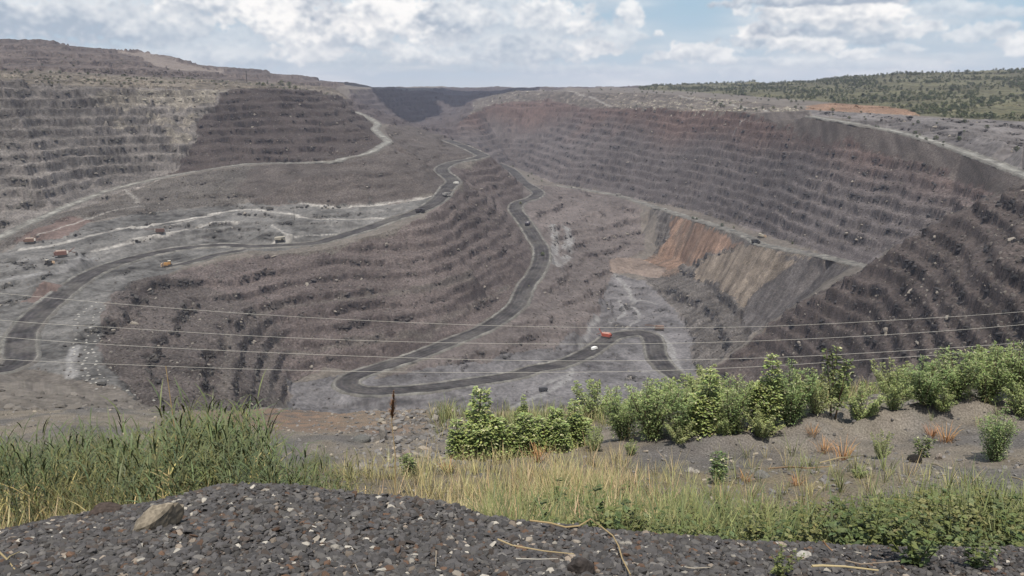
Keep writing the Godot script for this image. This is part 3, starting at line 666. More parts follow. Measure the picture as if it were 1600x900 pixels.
func gravel_h(x: float, d: float) -> float:
	var k := 0
	while k < CREST.size() - 2 and x > CREST[k + 1][0]: k += 1
	var f := clampf((x - CREST[k][0]) / (CREST[k + 1][0] - CREST[k][0]), 0.0, 1.0)
	var hc := lerpf(CREST[k][1], CREST[k + 1][1], f); var dc := lerpf(CREST[k][2], CREST[k + 1][2], f)
	var h := 0.0
	if d <= dc: h = lerpf(-1.56, hc, (d - 2.2) / (dc - 2.2))
	else:
		var q := d - dc
		h = hc - 0.25 * q - 0.75 * q * q / (q + 0.35)
	return h + GROUND_EYE + 0.018 * bump_b.get_noise_2d(x * 3.0, d * 3.0) + 0.03 * bump_a.get_noise_2d(x * 2.0, d * 2.0)

func grid_mesh(x0: float, x1: float, d0: float, d1: float, nx: int, nd: int, hf: Callable, cf: Callable) -> ArrayMesh:
	var v := PackedVector3Array(); var c := PackedColorArray(); var ix := PackedInt32Array()
	for i in nd + 1:
		var d := lerpf(d0, d1, float(i) / nd)
		for j in nx + 1:
			var x := lerpf(x0, x1, float(j) / nx)
			v.append(Vector3(x, hf.call(x, d), -d)); c.append(cf.call(x, d))
	for i in nd:
		for j in nx:
			var a := i * (nx + 1) + j
			ix.append_array([a, a + nx + 1, a + 1, a + 1, a + nx + 1, a + nx + 2])
	var arr := []; arr.resize(Mesh.ARRAY_MAX)
	arr[Mesh.ARRAY_VERTEX] = v; arr[Mesh.ARRAY_COLOR] = c; arr[Mesh.ARRAY_INDEX] = ix
	var am := ArrayMesh.new(); am.add_surface_from_arrays(Mesh.PRIMITIVE_TRIANGLES, arr)
	var st := SurfaceTool.new(); st.create_from(am, 0); st.generate_normals()
	return st.commit()

func shelf_color(x: float, d: float) -> Color:
	var a := bump_a.get_noise_2d(x * 1.7 + 40.0, d * 1.7); var b := bump_b.get_noise_2d(x * 2.0, d * 2.0 + 9.0)
	var c := Color(.26, .23, .20)
	c = c.lerp(Color(.18, .17, .168), smoothstep(-.1, .3, a))
	var s := (x + d * 0.13) # the scree in the middle is grey, the rim left of it reddish
	var red := smoothstep(17.5, 20.5, d + a * 2.5) * smoothstep(-.09, -.14, x / d + a * .04) * smoothstep(-.44, -.36, x / d + a * .04)
	c = c.lerp(Color(.27, .185, .14), clampf(red * (0.6 + b), 0.0, .9))
	var lump := smoothstep(3.0, 4.5, x) * smoothstep(13.5, 15.5, d) * smoothstep(20.0, 17.0, d)
	c = c.lerp(Color(.27, .245, .22), lump * .7)
	var dry := smoothstep(15.5, 12.0, d + a * 3.0) * smoothstep(6.0, 2.5, x + a * 2.0)
	c = c.lerp(Color(.225, .185, .115), clampf(dry * (.6 + b), 0.0, .8))
	var top := smoothstep(19.0, 22.0, d + a * 2.0) * smoothstep(-3.0, 0.0, s + a)
	c = c.lerp(Color(.27, .22, .175), clampf(top * (.7 + b), 0.0, .9))
	c *= 1.0 + .35 * b
	c.a = 1.0
	return c

func stone_mesh(seed_: int, flat_: float, long: float) -> ArrayMesh:
	var r := RandomNumberGenerator.new(); r.seed = seed_
	var g := (1.0 + sqrt(5.0)) / 2.0
	var v := [Vector3(-1, g, 0), Vector3(1, g, 0), Vector3(-1, -g, 0), Vector3(1, -g, 0), Vector3(0, -1, g), Vector3(0, 1, g), Vector3(0, -1, -g), Vector3(0, 1, -g), Vector3(g, 0, -1), Vector3(g, 0, 1), Vector3(-g, 0, -1), Vector3(-g, 0, 1)]
	var f := [0, 11, 5, 0, 5, 1, 0, 1, 7, 0, 7, 10, 0, 10, 11, 1, 5, 9, 5, 11, 4, 11, 10, 2, 10, 7, 6, 7, 1, 8, 3, 9, 4, 3, 4, 2, 3, 2, 6, 3, 6, 8, 3, 8, 9, 4, 9, 5, 2, 4, 11, 6, 2, 10, 8, 6, 7, 9, 8, 1]
	var spin := Basis(Vector3(r.randf_range(-1, 1), r.randf_range(-1, 1), r.randf_range(-1, 1)).normalized(), r.randf() * TAU)
	for i in 12:
		var p: Vector3 = spin * v[i].normalized() * r.randf_range(.36, .62)
		# broken faces: clip against a few planes
		v[i] = Vector3(clampf(p.x, -.42, .44), clampf(p.y, -.40, .38), clampf(p.z, -.45, .40)) * Vector3(long, flat_, 1.0)
	var st := SurfaceTool.new(); st.begin(Mesh.PRIMITIVE_TRIANGLES)
	st.set_smooth_group(-1)
	for i in range(0, f.size(), 3):
		st.add_vertex(v[f[i]]); st.add_vertex(v[f[i + 2]]); st.add_vertex(v[f[i + 1]])
	st.generate_normals()
	return st.commit()

# a rock with broken faces: a ball cut by planes, with a little roughness
func rock_mesh(seed_: int, size: Vector3, cuts: int) -> ArrayMesh:
	var r := RandomNumberGenerator.new(); r.seed = seed_
	var planes := []
	for k in cuts: planes.append([Vector3(r.randf_range(-1, 1), r.randf_range(-.5, 1), r.randf_range(-1, 1)).normalized(), r.randf_range(.30, .46)])
	var nz := n2(seed_, 2.2, 3)
	var st := SurfaceTool.new(); st.begin(Mesh.PRIMITIVE_TRIANGLES); st.set_smooth_group(-1)
	var n := 14
	var pt := func(i: int, j: int) -> Vector3:
		var th := PI * i / n; var ph := TAU * (j % (2 * n)) / (2 * n)
		var d := Vector3(sin(th) * cos(ph), cos(th), sin(th) * sin(ph))
		var rad := .5
		for p in planes:
			var q: float = d.dot(p[0])
			if q > 0.05: rad = minf(rad, p[1] / q)
		return d * (rad + .03 * nz.get_noise_3dv(d * 1.5)) * size
	for i in n:
		for j in 2 * n:
			var a: Vector3 = pt.call(i, j); var b: Vector3 = pt.call(i + 1, j); var c: Vector3 = pt.call(i + 1, j + 1); var d: Vector3 = pt.call(i, j + 1)
			if i > 0: st.add_vertex(a); st.add_vertex(d); st.add_vertex(c)
			if i < n - 1: st.add_vertex(a); st.add_vertex(c); st.add_vertex(b)
	st.generate_normals()
	return st.commit()

func mat(c: Color, rough := .9, vertex := false) -> StandardMaterial3D:
	var m := StandardMaterial3D.new(); m.albedo_color = c.linear_to_srgb(); m.roughness = rough; m.metallic_specular = .3
	m.vertex_color_use_as_albedo = vertex
	return m

func leaf_mat(glow := Color(.16, .19, .05)) -> StandardMaterial3D:
	var m := StandardMaterial3D.new(); m.vertex_color_use_as_albedo = true; m.roughness = .6; m.metallic_specular = .35
	m.backlight_enabled = true; m.backlight = glow; m.cull_mode = BaseMaterial3D.CULL_DISABLED
	return m

var stone_mat: StandardMaterial3D
var leafy: StandardMaterial3D
var straw: StandardMaterial3D
var twig: StandardMaterial3D

func stone_color() -> Color:
	var t := rng.randf()
	var c := Color(.088, .084, .088)
	if t < .18: c = Color(.105, .10, .10)
	elif t < .30: c = Color(.085, .07, .064)
	elif t < .33: c = Color(.13, .082, .06)
	elif t < .42: c = Color(.15, .142, .14)
	elif t < .438: c = Color(.44, .41, .37)
	elif t < .455: c = Color(.28, .235, .20)
	c *= rng.randf_range(.65, 1.4)
	c.a = 1.0
	return c

func scatter(called: String, mesh: Mesh, m: Material, xf: Array, cols: Array, parent: Node) -> MultiMeshInstance3D:
	var mm := MultiMesh.new(); mm.transform_format = MultiMesh.TRANSFORM_3D; mm.use_colors = true; mm.mesh = mesh; mm.instance_count = xf.size()
	for i in xf.size():
		mm.set_instance_transform(i, xf[i]); mm.set_instance_color(i, cols[i])
	var o := MultiMeshInstance3D.new(); o.name = numbered(called) if parent == self else called; o.multimesh = mm; o.material_override = m
	o.set_meta("kind", "stuff")
	parent.add_child(o, true)
	return o

func make_foreground() -> void:
	bump_a = n2(21, 0.16, 4); bump_b = n2(22, 0.9, 4)
	stone_mat = mat(Color(1, 1, 1), .85, true)
	stone_mat.albedo_texture = noise_tex(52, 0.03, 256, .62, 1.0); stone_mat.uv1_triplanar = true; stone_mat.uv1_scale = Vector3.ONE * 6.0
	var soil := StandardMaterial3D.new()
	soil.vertex_color_use_as_albedo = true; soil.roughness = .95; soil.metallic_specular = .2
	soil.albedo_texture = noise_tex(53, 0.05, 1024, .5, 1.0, 0, 6); soil.uv1_triplanar = true; soil.uv1_world_triplanar = true; soil.uv1_scale = Vector3.ONE / 2.2
	var snm := noise_tex(57, 0.05, 512, 0, 1, 0, 6); snm.color_ramp = null; snm.as_normal_map = true; snm.bump_strength = 7.0
	soil.normal_enabled = true; soil.normal_texture = snm
	leafy = leaf_mat(); straw = leaf_mat(Color(.10, .08, .03)); twig = mat(Color(1, 1, 1), .85, true)
	var shelf := struct("rim_ground", grid_mesh(-30, 30, 2.0, 40.0, 380, 280, near_h, shelf_color), soil)
	var dark := func(x: float, d: float) -> Color:
		var q := Color(.06, .056, .057) * (1.0 + .5 * bump_b.get_noise_2d(x * 4.0, d * 4.0)); q.a = 1.0
		return q
	var bank := struct("gravel_bank", grid_mesh(-12.0, 12.0, .6, 6.4, 560, 180, gravel_h, dark), soil)
	# loose broken stone: the largest are pieces of their own, the rest one mass
	var shapes := []
	for k in 6: shapes.append(stone_mesh(100 + k, [.45, .6, .5, .75, .55, .4][k], [1.3, 1.1, 1.6, 1.0, 1.2, 1.5][k]))
	var xf := [[], [], [], [], [], []]; var cc := [[], [], [], [], [], []]
	rng.seed = 11
	var big := []
	for i in 200000:
		var d := 1.9 + 3.7 * pow(rng.randf(), 1.15); var x := rng.randf_range(-1.0, 1.0) * (1.0 + d * .72)
		if i > 140000:   # the bank goes on to both sides, and towards the lookout
			d = rng.randf_range(.8, 5.4); x = rng.randf_range(-10.5, 10.5)
			if absf(x) < 1.0 + d * .68 and d > 1.9: continue
		var s := 0.0065 + 0.016 * pow(rng.randf(), 2.8)
		if d > 4.3: s *= .8
		if x > 0.6: s *= lerpf(1.0, .68, clampf((x - .6) / 1.4, 0, 1))
		var k := rng.randi() % 6
		var y := gravel_h(x, d)
		var b := Basis.from_euler(Vector3(rng.randf_range(-.6, .6), rng.randf() * TAU, rng.randf_range(-.6, .6))) * Basis().scaled(Vector3.ONE * s * 2.0)
		xf[k].append(Transform3D(b, Vector3(x, y + s * rng.randf_range(-.1, .5), -d))); cc[k].append(stone_color())
	for k in 6: scatter("gravel", shapes[k], stone_mat, xf[k], cc[k], bank)
	var tones := []
	for k in 14:
		var c := stone_color()
		if k == 0: c = Color(.46, .43, .39)
		if k == 1: c = Color(.34, .30, .26)
		if k == 2: c = Color(.17, .10, .066)
		var m := mat(c, .8); m.albedo_texture = stone_mat.albedo_texture; m.uv1_triplanar = true; m.uv1_scale = Vector3.ONE * 3.0
		tones.append(m)
	for i in 280:
		var d := 2.35 + 2.2 * pow(rng.randf(), 1.4); var x := rng.randf_range(-1.0, .75) * (.4 + d * .62)
		var s := rng.randf_range(.03, .056) * (1.0 if d < 3.6 else .8)
		if x > .7: s *= .75
		var o := MeshInstance3D.new(); o.name = "stone"; o.mesh = shapes[rng.randi() % 6]; o.material_override = tones[rng.randi() % tones.size()]
		if o.material_override == tones[0]: s *= .62
		o.transform = Transform3D(Basis.from_euler(Vector3(rng.randf_range(-.45, .45), rng.randf() * TAU, rng.randf_range(-.45, .45))) * Basis().scaled(Vector3.ONE * s), Vector3(x, gravel_h(x, d) + s * .12, -d))
		bank.add_child(o, true)
	# the scree on the shelf
	for k in 6: xf[k] = []; cc[k] = []
	for i in 34000:
		var d := rng.randf_range(9.0, 26.5); var x := rng.randf_range(-.75, .75) * d
		var s := d * d * x
		var mid := exp(-pow((x / d + .105) / .085, 2.0)) * smoothstep(12.5, 15.0, d)
		if rng.randf() > mid * .9 + .22 + .2 * smoothstep(.1, .3, x / d): continue
		s = (.03 + .16 * pow(rng.randf(), 4.0)) * (.55 + .6 * mid)
		var k := rng.randi() % 6
		var col := Color(.19, .18, .18) * rng.randf_range(.6, 1.45)
		if rng.randf() < .1: col = Color(.38, .33, .28)
		col.a = 1.0
		xf[k].append(Transform3D(Basis.from_euler(Vector3(rng.randf_range(-.5, .5), rng.randf() * TAU, rng.randf_range(-.5, .5))) * Basis().scaled(Vector3.ONE * s), Vector3(x, near_h(x, d) + s * .1, -d))); cc[k].append(col)
	for i in 5200:   # and on the slopes below the rim, to the left
		var a := rng.randf_range(-.66, -.05); var r := 27.5 * pow(8.0, rng.randf())
		var x := sin(a) * r; var z := -cos(a) * r
		var s := (.05 + .5 * pow(rng.randf(), 4.0)) * pow(r / 30.0, .6)
		var k := rng.randi() % 6
		var col := Color(.17, .155, .145) * rng.randf_range(.6, 1.4); col.a = 1.0
		xf[k].append(Transform3D(Basis.from_euler(Vector3(rng.randf_range(-.5, .5), rng.randf() * TAU, rng.randf_range(-.5, .5))) * Basis().scaled(Vector3.ONE * s), Vector3(x, maxf(ground_at(x, z), near_h(x, -z) if r < 38.0 else -999.0) + s * .1, z))); cc[k].append(col)
	for k in 6: scatter("scree", shapes[k], stone_mat, xf[k], cc[k], shelf)

# ---------------------------------------------------------------- plants
func blade(st: SurfaceTool, p: Vector3, dir: Vector3, up: float, length: float, width: float, droop: float, c: Color, segs := 3) -> void:
	var side := dir.cross(Vector3.UP).normalized()
	var prev_l := p - side * width * .3; var prev_r := p + side * width * .3
	var at := p; var a := up
	for s in segs:
		var f := float(s + 1) / segs
		at += (dir * cos(a) + Vector3.UP * sin(a)) * length / segs
		a -= droop / segs
		var w := width * .5 * (1.0 - f * f) + .0005
		var l := at - side * w; var r := at + side * w
		st.set_color(c)
		st.add_vertex(prev_l); st.add_vertex(l); st.add_vertex(prev_r)
		st.add_vertex(prev_r); st.add_vertex(l); st.add_vertex(r)
		prev_l = l; prev_r = r

func leaf(st: SurfaceTool, p: Vector3, dir: Vector3, nrm: Vector3, length: float, width: float, c: Color) -> void:
	var side := dir.cross(nrm).normalized()
	var mid := p + dir * length * .45 - nrm * length * .06
	var tip := p + dir * length - nrm * length * .15
	st.set_color(c)
	var l := mid + side * width * .5 + nrm * width * .15; var r := mid - side * width * .5 + nrm * width * .15
	st.add_vertex(p); st.add_vertex(l); st.add_vertex(mid)
	st.add_vertex(mid); st.add_vertex(l); st.add_vertex(tip)
	st.add_vertex(p); st.add_vertex(mid); st.add_vertex(r)
	st.add_vertex(mid); st.add_vertex(tip); st.add_vertex(r)

func tube(st: SurfaceTool, pts: PackedVector3Array, r0: float, r1: float, c: Color, sides := 5) -> void:
	st.set_color(c)
	var n := pts.size()
	for i in n - 1:
		for k in sides:
			var q := []
			for e in [[i, k], [i + 1, k], [i + 1, k + 1], [i, k + 1]]:
				var t: Vector3 = (pts[mini(e[0] + 1, n - 1)] - pts[maxi(e[0] - 1, 0)]).normalized()
				var u := t.cross(Vector3(.31, .2, .93)).normalized(); var w := t.cross(u)
				var an: float = TAU * (e[1] % sides) / sides
				q.append(pts[e[0]] + (u * cos(an) + w * sin(an)) * lerpf(r0, r1, float(e[0]) / (n - 1)))
			st.add_vertex(q[0]); st.add_vertex(q[1]); st.add_vertex(q[2])
			st.add_vertex(q[0]); st.add_vertex(q[2]); st.add_vertex(q[3])

func begin() -> SurfaceTool:
	var st := SurfaceTool.new(); st.begin(Mesh.PRIMITIVE_TRIANGLES); st.set_smooth_group(-1)
	return st

func done(st: SurfaceTool) -> ArrayMesh:
	st.generate_normals()
	return st.commit()

func part(called: String, m: Mesh, material: Material, parent: Node) -> MeshInstance3D:
	var o := MeshInstance3D.new(); o.name = called; o.mesh = m; o.material_override = material
	parent.add_child(o, true)
	return o

func tint(c: Color, r: RandomNumberGenerator, spread := .3) -> Color:
	var k := 1.0 + r.randf_range(-spread, spread)
	return Color(c.r * k * (1.0 + r.randf_range(-.12, .12)), c.g * k, c.b * k * (1.0 + r.randf_range(-.15, .15)), 1.0)

# shape: 0 upright poplar, 1 round willow, 2 low spreading, 3 thin shrub.  One metre high.
func bush_meshes(seed_: int, shape: int, leaves: int, size: float, col: Color) -> Array:
	var r := RandomNumberGenerator.new(); r.seed = seed_
	var st := begin(); var wd := begin()
	var stems: int = [7, 24, 14, 5][shape]
	for s in stems:
		var f := float(s) / stems
		var out: float = [.10, .33, .55, .16][shape] * sqrt(r.randf())
		var tall: float = [r.randf_range(.55, 1.0), r.randf_range(.6, 1.0), r.randf_range(.4, .95), r.randf_range(.6, 1.0)][shape]
		if s == 0: tall = 1.0; out *= .3
		if shape == 0: tall *= 1.0 - out * 2.2
		if shape == 1: tall *= 1.0 - out * .55
		var an := f * TAU * 2.4 + r.randf()
		var dir := Vector3(cos(an), 0, sin(an))
		var pts := PackedVector3Array()
		for k in 6:
			var t := k / 5.0
			pts.append(dir * (.03 + out * (t * .9 + .1 * t * t)) + Vector3(r.randf_range(-.015, .015), t * tall, r.randf_range(-.015, .015)))
		tube(wd, pts, .012, .003, tint(Color(.10, .08, .06), r), 4)
		var n := int(leaves / float(stems) * (.6 + tall * .6))
		for k in n:
			var t := pow(r.randf(), .75) * .94 + .06
			var ti := clampf(t * 5.0, 0, 4.99); var b := pts[int(ti)].lerp(pts[int(ti) + 1], ti - int(ti))
			var rad: float = [.15, .14, .14, .11][shape] * (1.08 - t * .75) * sqrt(r.randf())
			# twigs gather the leaves in clumps
			var tw: float = floorf(t * 24.0) + s * 37
			var ta := fmod(tw * 2.399, TAU) + r.randf_range(-1.1, 1.1)
			var o := Vector3(cos(ta), r.randf_range(-.1, .5), sin(ta))
			var p := b + o * rad
			var ld := (o + Vector3(r.randf_range(-.8, .8), r.randf_range(-.5, .6), r.randf_range(-.8, .8))).normalized()
			var nm := (Vector3.UP + Vector3(r.randf_range(-.9, .9), 0, r.randf_range(-.9, .9))).normalized()
			var cl := tint(col, r, .3)
			if r.randf() < .10: cl = Color(.40, .40, .24)
			leaf(st, p, ld, nm, size * 1.15 * r.randf_range(.7, 1.3), size * (.75 if shape != 1 else .36) * r.randf_range(.7, 1.2), cl)
	return [done(wd), done(st)]

func reed_meshes(seed_: int, stems: int, col: Color) -> Array:
	var r := RandomNumberGenerator.new(); r.seed = seed_
	var st := begin(); var wd := begin()
	for s in stems:
		var base := Vector3(r.randf_range(-.42, .42), 0, r.randf_range(-.42, .42))
		var lean := Vector3(r.randf_range(-.18, .18), 1, r.randf_range(-.18, .18)).normalized()
		var tall := r.randf_range(.75, 1.35)
		var pts := PackedVector3Array([base, base + lean * tall * .5, base + lean * tall + Vector3(lean.x, 0, lean.z) * .2])
		tube(wd, pts, .004, .002, tint(Color(.20, .19, .09), r), 3)
		for k in 11:
			var t := .2 + .8 * k / 10.0
			var an := k * 2.6 + s + r.randf_range(-.6, .6)
			var c := tint(col, r, .35)
			if t < .45 and r.randf() < .5: c = tint(Color(.30, .25, .11), r)
			blade(st, base + lean * tall * t, Vector3(cos(an), 0, sin(an)), r.randf_range(.7, 1.25), r.randf_range(.22, .40), r.randf_range(.014, .024), r.randf_range(.5, 1.6), c)
	return [done(wd), done(st)]

func tuft_mesh(seed_: int, n: int, tall: float, width: float, col: Color, spread: float, droop: float) -> ArrayMesh:
	var r := RandomNumberGenerator.new(); r.seed = seed_
	var st := begin()
	for k in n:
		var an := r.randf() * TAU; var d := Vector3(cos(an), 0, sin(an))
		blade(st, d * r.randf() * spread, d, r.randf_range(1.0, 1.5), tall * r.randf_range(.5, 1.1), width * r.randf_range(.6, 1.2), r.randf_range(0, droop), tint(col, r, .35), 3)
	return done(st)

# a leafy herb with broad toothed leaves, about half a metre high
func herb_meshes(seed_: int, stems: int, tall: float, size: float, col: Color) -> Array:
	var r := RandomNumberGenerator.new(); r.seed = seed_
	var st := begin(); var wd := begin()
	for s in stems:
		var an := r.randf() * TAU; var out := r.randf_range(.05, .32)
		var h := tall * r.randf_range(.5, 1.0)
		var pts := PackedVector3Array()
		for k in 5: pts.append(Vector3(cos(an) * out * k / 4.0, h * k / 4.0, sin(an) * out * k / 4.0) + Vector3(r.randf_range(-.01, .01), 0, r.randf_range(-.01, .01)))
		tube(wd, pts, .005, .002, Color(.12, .14, .05), 4)
		for k in 16:
			var t := pow(r.randf(), .7) * 4.0
			var b := pts[int(minf(t, 3.99))].lerp(pts[int(minf(t, 3.99)) + 1], t - int(minf(t, 3.99)))
			var la := r.randf() * TAU
			var ld := Vector3(cos(la), r.randf_range(-.3, .5), sin(la)).normalized()
			var nm := (Vector3.UP * 1.2 + Vector3(r.randf_range(-.7, .7), 0, r.randf_range(-.7, .7))).normalized()
			var z := size * r.randf_range(.6, 1.3) * (1.25 - .14 * t)
			var c := tint(col, r, .35)
			leaf(st, b, ld, nm, z, z * .62, c)
			# side lobes
			var sd := ld.cross(nm).normalized()
			leaf(st, b + ld * z * .25, (ld + sd).normalized(), nm, z * .5, z * .3, c)
			leaf(st, b + ld * z * .25, (ld - sd).normalized(), nm, z * .5, z * .3, c)
	return [done(wd), done(st)]

func plant(called: String, meshes: Array, at: Vector3, scale_: Vector3, turn: float, label: String, cat: String, group: String, names := ["stem", "foliage"]) -> Node3D:
	var root := Node3D.new(); root.name = numbered(called); add_child(root)
	root.position = at; root.rotation.y = turn; root.scale = scale_
	part(names[0], meshes[0], twig, root)
	part(names[1], meshes[1], leafy, root)
	tag(root, label, cat, group)
	return root

func on_shelf(x: float, d: float) -> Vector3: return Vector3(x, near_h(x, d) - .03, -d)

func make_plants() -> void:
	rng.seed = 21
	var kinds := {
		"poplar": [bush_meshes(1, 0, 5200, .027, Color(0.198, 0.246, 0.088)), bush_meshes(2, 0, 4800, .027, Color(0.213, 0.258, 0.094))],
		"willow": [bush_meshes(3, 1, 7600, .034, Color(0.154, 0.211, 0.083)), bush_meshes(4, 1, 7200, .034, Color(0.188, 0.241, 0.094))],
		"low": [bush_meshes(5, 2, 5600, .032, Color(0.208, 0.252, 0.100)), bush_meshes(6, 2, 5400, .032, Color(0.228, 0.258, 0.112))],
		"thin": [bush_meshes(7, 3, 520, .05, Color(0.092, 0.126, 0.050)), bush_meshes(8, 3, 420, .055, Color(0.105, 0.131, 0.050))]}
	for b in BUSHES:
		var v: Array = kinds[b[0]]
		plant("bush", v[rng.randi() % 2], on_shelf(b[1], b[2]), Vector3(b[4], b[3], b[4]), rng.randf() * TAU, b[5], "bush", "green bushes along the edge of the pit")
	for i in 52:   # undergrowth that closes the row
		var u := rng.randf_range(.0, .62) if i < 30 else rng.randf_range(.62, 1.05)
		if u > .09 and u < .10: continue
		var d := (18.0 if u < .10 else 21.0) + rng.randf_range(-.8, 2.6) + u * 2.0
		var kind: String = ["low", "willow", "poplar", "low"][rng.randi() % 4]
		var v: Array = kinds[kind]
		var tall := rng.randf_range(.55, 1.15) * (.8 if u < .1 else 1.15)
		plant("bush", v[rng.randi() % 2], on_shelf(u * d, d), Vector3(tall * 1.1, tall, tall * 1.1), rng.randf() * TAU, "low green undergrowth filling the gaps between the bushes along the pit edge", "bush", "undergrowth between the bushes")
	# reeds on the left
	var reeds := []
	for k in 5: reeds.append(reed_meshes(30 + k, 17, [Color(.08, .10, .042), Color(.095, .11, .045), Color(.07, .09, .045), Color(.12, .12, .05), Color(.085, .105, .05)][k]))
	for i in 215:
		var d := 5.8 + 10.0 * pow(rng.randf(), .9)
		var u := rng.randf_range(-.68, -.175) if i < 180 else rng.randf_range(-1.0, -.68)
		var k := 0
		while k < REED_TOP.size() - 2 and u > REED_TOP[k + 1][0]: k += 1
		var f := clampf((u - REED_TOP[k][0]) / (REED_TOP[k + 1][0] - REED_TOP[k][0]), 0.0, 1.0)
		var top: float = lerpf(REED_TOP[k][1], REED_TOP[k + 1][1], f) * d + GROUND_EYE
		var tall := minf((top - near_h(u * d, d)) * rng.randf_range(.5, 1.08), 2.1)
		if tall < .3: continue
		plant("reed_clump", reeds[rng.randi() % 5], on_shelf(u * d, d), Vector3(minf(tall / 1.3, 1.0), tall / 1.3, minf(tall / 1.3, 1.0)), rng.randf() * TAU, "clump of green reeds in the reed bed on the left, behind the gravel bank", "reeds", "reeds on the left of the shelf", ["stem", "leaves"])
	for q in PLUMES:
		var root := Node3D.new(); root.name = numbered("reed_stalk"); add_child(root); root.position = on_shelf(q[0], q[1])
		var st := begin(); tube(st, PackedVector3Array([Vector3.ZERO, Vector3(.02, q[2] * .5, 0), Vector3(-.02, q[2], 0)]), .009, .005, Color(.34, .25, .14), 5); part("stem", done(st), twig, root)
		if q[3] > 0.0:
			st = begin()
			for k in 160:
				var t := rng.randf(); var an := rng.randf() * TAU
				blade(st, Vector3(.03 * t, q[2] - q[3] * .25 + q[3] * t * .9, 0), Vector3(cos(an), 0, sin(an)), 1.15, q[3] * .28 * (1.15 - t), .012, .9, tint(Color(.19, .105, .06), rng), 2)
			part("seed_head", done(st), straw, root)
		tag(root, q[4], "reed")
	var rusty := [tuft_mesh(65, 60, .36, .008, Color(.30, .15, .075), .10, 1.6), tuft_mesh(66, 54, .32, .009, Color(.33, .19, .09), .12, 1.8)]
	for q in RUSTY:
		var o := struct("dry_weed", rusty[rng.randi() % 2], straw); o.remove_meta("kind")
		o.position = on_shelf(q[0], q[1]); o.scale = Vector3.ONE * q[2]; o.rotation.y = rng.randf() * TAU
		tag(o, q[3], "dry weed")
	# weeds at the foot of the gravel bank on the right
	var herbs := []
	for k in 4: herbs.append(herb_meshes(50 + k, 9, [.42, .5, .36, .55][k], [.075, .06, .085, .065][k], [Color(.085, .108, .042), Color(.10, .118, .045), Color(.072, .095, .04), Color(.125, .13, .055)][k]))
	for i in 230:
		var d := 4.7 + 3.2 * pow(rng.randf(), 1.5); var u := rng.randf_range(.015, .74) if i < 190 else rng.randf_range(.74, 1.3)
		var s := rng.randf_range(.6, 1.1) * (1.0 if u < .17 or u > .42 else .8)
		plant("weed", herbs[rng.randi() % 4], on_shelf(u * d, d), Vector3.ONE * s, rng.randf() * TAU, "leafy green weed in the strip between the gravel bank and the bare soil", "weed", "weeds behind the gravel on the right", ["stem", "leaves"])
	for q in WEEDS:
		var at := on_shelf(q[1], q[2]) if q[5] == "shelf" else Vector3(q[1], gravel_h(q[1], q[2]) - .01, -q[2])
		plant("weed", herbs[rng.randi() % 4], at, Vector3.ONE * q[3], rng.randf() * TAU, q[4], "weed", "", ["stem", "leaves"])
	# grass: dry in the middle, greener at the gravel
	var dry := [tuft_mesh(61, 16, .42, .007, Color(.32, .265, .15), .10, .7), tuft_mesh(62, 14, .36, .007, Color(.25, .23, .115), .12, .9)]
	var green := [tuft_mesh(63, 16, .45, .010, Color(.16, .17, .075), .10, 1.0), tuft_mesh(64, 12, .55, .012, Color(.125, .145, .06), .08, 1.1)]
	var xf := [[], [], [], []]; var cc := [[], [], [], []]
	for i in 6500:
		var d := rng.randf_range(5.2, 17.0); var u := rng.randf_range(-.25, .30)
		var pat := bump_a.get_noise_2d(u * d * 1.5, d * 1.5)
		var lim := smoothstep(15.5, 11.0, d + pat * 4.0) * smoothstep(-.20, -.10, u + pat * .1) * smoothstep(.26, .12, u + pat * .15)
		if rng.randf() > lim * clampf(.5 + pat * 1.6, .08, .95): continue
		var k := rng.randi() % 2
		var g := rng.randf_range(.75, 1.25); var col := Color(g, g * rng.randf_range(.9, 1.1), g)
		xf[k].append(Transform3D(Basis(Vector3.UP, rng.randf() * TAU).scaled(Vector3.ONE * rng.randf_range(.6, 1.15)), on_shelf(u * d, d))); cc[k].append(col)
	for i in 4200:
		var d := rng.randf_range(5.0, 8.6); var u := rng.randf_range(-.74, .76) if i < 3000 else (rng.randf_range(.76, 1.4) if rng.randf() < .6 else rng.randf_range(-1.3, -.74))
		var pat := bump_a.get_noise_2d(u * d * 2.0 + 30.0, d * 2.0)
		if u > -.30 and u < -.04: continue
		if rng.randf() > .45 + pat * 1.6: continue
		var k := 2 + rng.randi() % 2
		if u < -.2 and rng.randf() < .75: k -= 2
		var g := rng.randf_range(.7, 1.25)
		xf[k].append(Transform3D(Basis(Vector3.UP, rng.randf() * TAU).scaled(Vector3.ONE * rng.randf_range(.55, 1.1)), on_shelf(u * d, d))); cc[k].append(Color(g, g, g))
	for i in 3600:   # sparse growth over the bare soil and between the bushes
		var d := rng.randf_range(8.0, 27.0); var u := rng.randf_range(-.1, .66)
		var pat := bump_a.get_noise_2d(u * d * 1.2 - 20.0, d * 1.2)
		var row := exp(-pow((d - 21.5 - u * 4.0) / 2.5, 2.0))
		if rng.randf() > row * .9 + smoothstep(.05, .35, pat) * .4: continue
		var k := rng.randi() % 4
		var g := rng.randf_range(.75, 1.3)
		xf[k].append(Transform3D(Basis(Vector3.UP, rng.randf() * TAU).scaled(Vector3.ONE * rng.randf_range(.5, 1.0) * (1.0 + row * .6)), on_shelf(u * d, d))); cc[k].append(Color(g, g, g))
	for k in 4: 
		var o := scatter(["dry_grass", "dry_grass", "green_grass", "green_grass"][k], [dry[0], dry[1], green[0], green[1]][k], straw if k < 2 else leafy, xf[k], cc[k], self)
		tag(o, ["thin straw-coloured grass standing on the shelf behind the gravel", "short yellow-brown dry grass mixed over the middle of the shelf", "fine green grass along the foot of the gravel bank", "longer green grass blades among the weeds and bushes"][k], "grass")

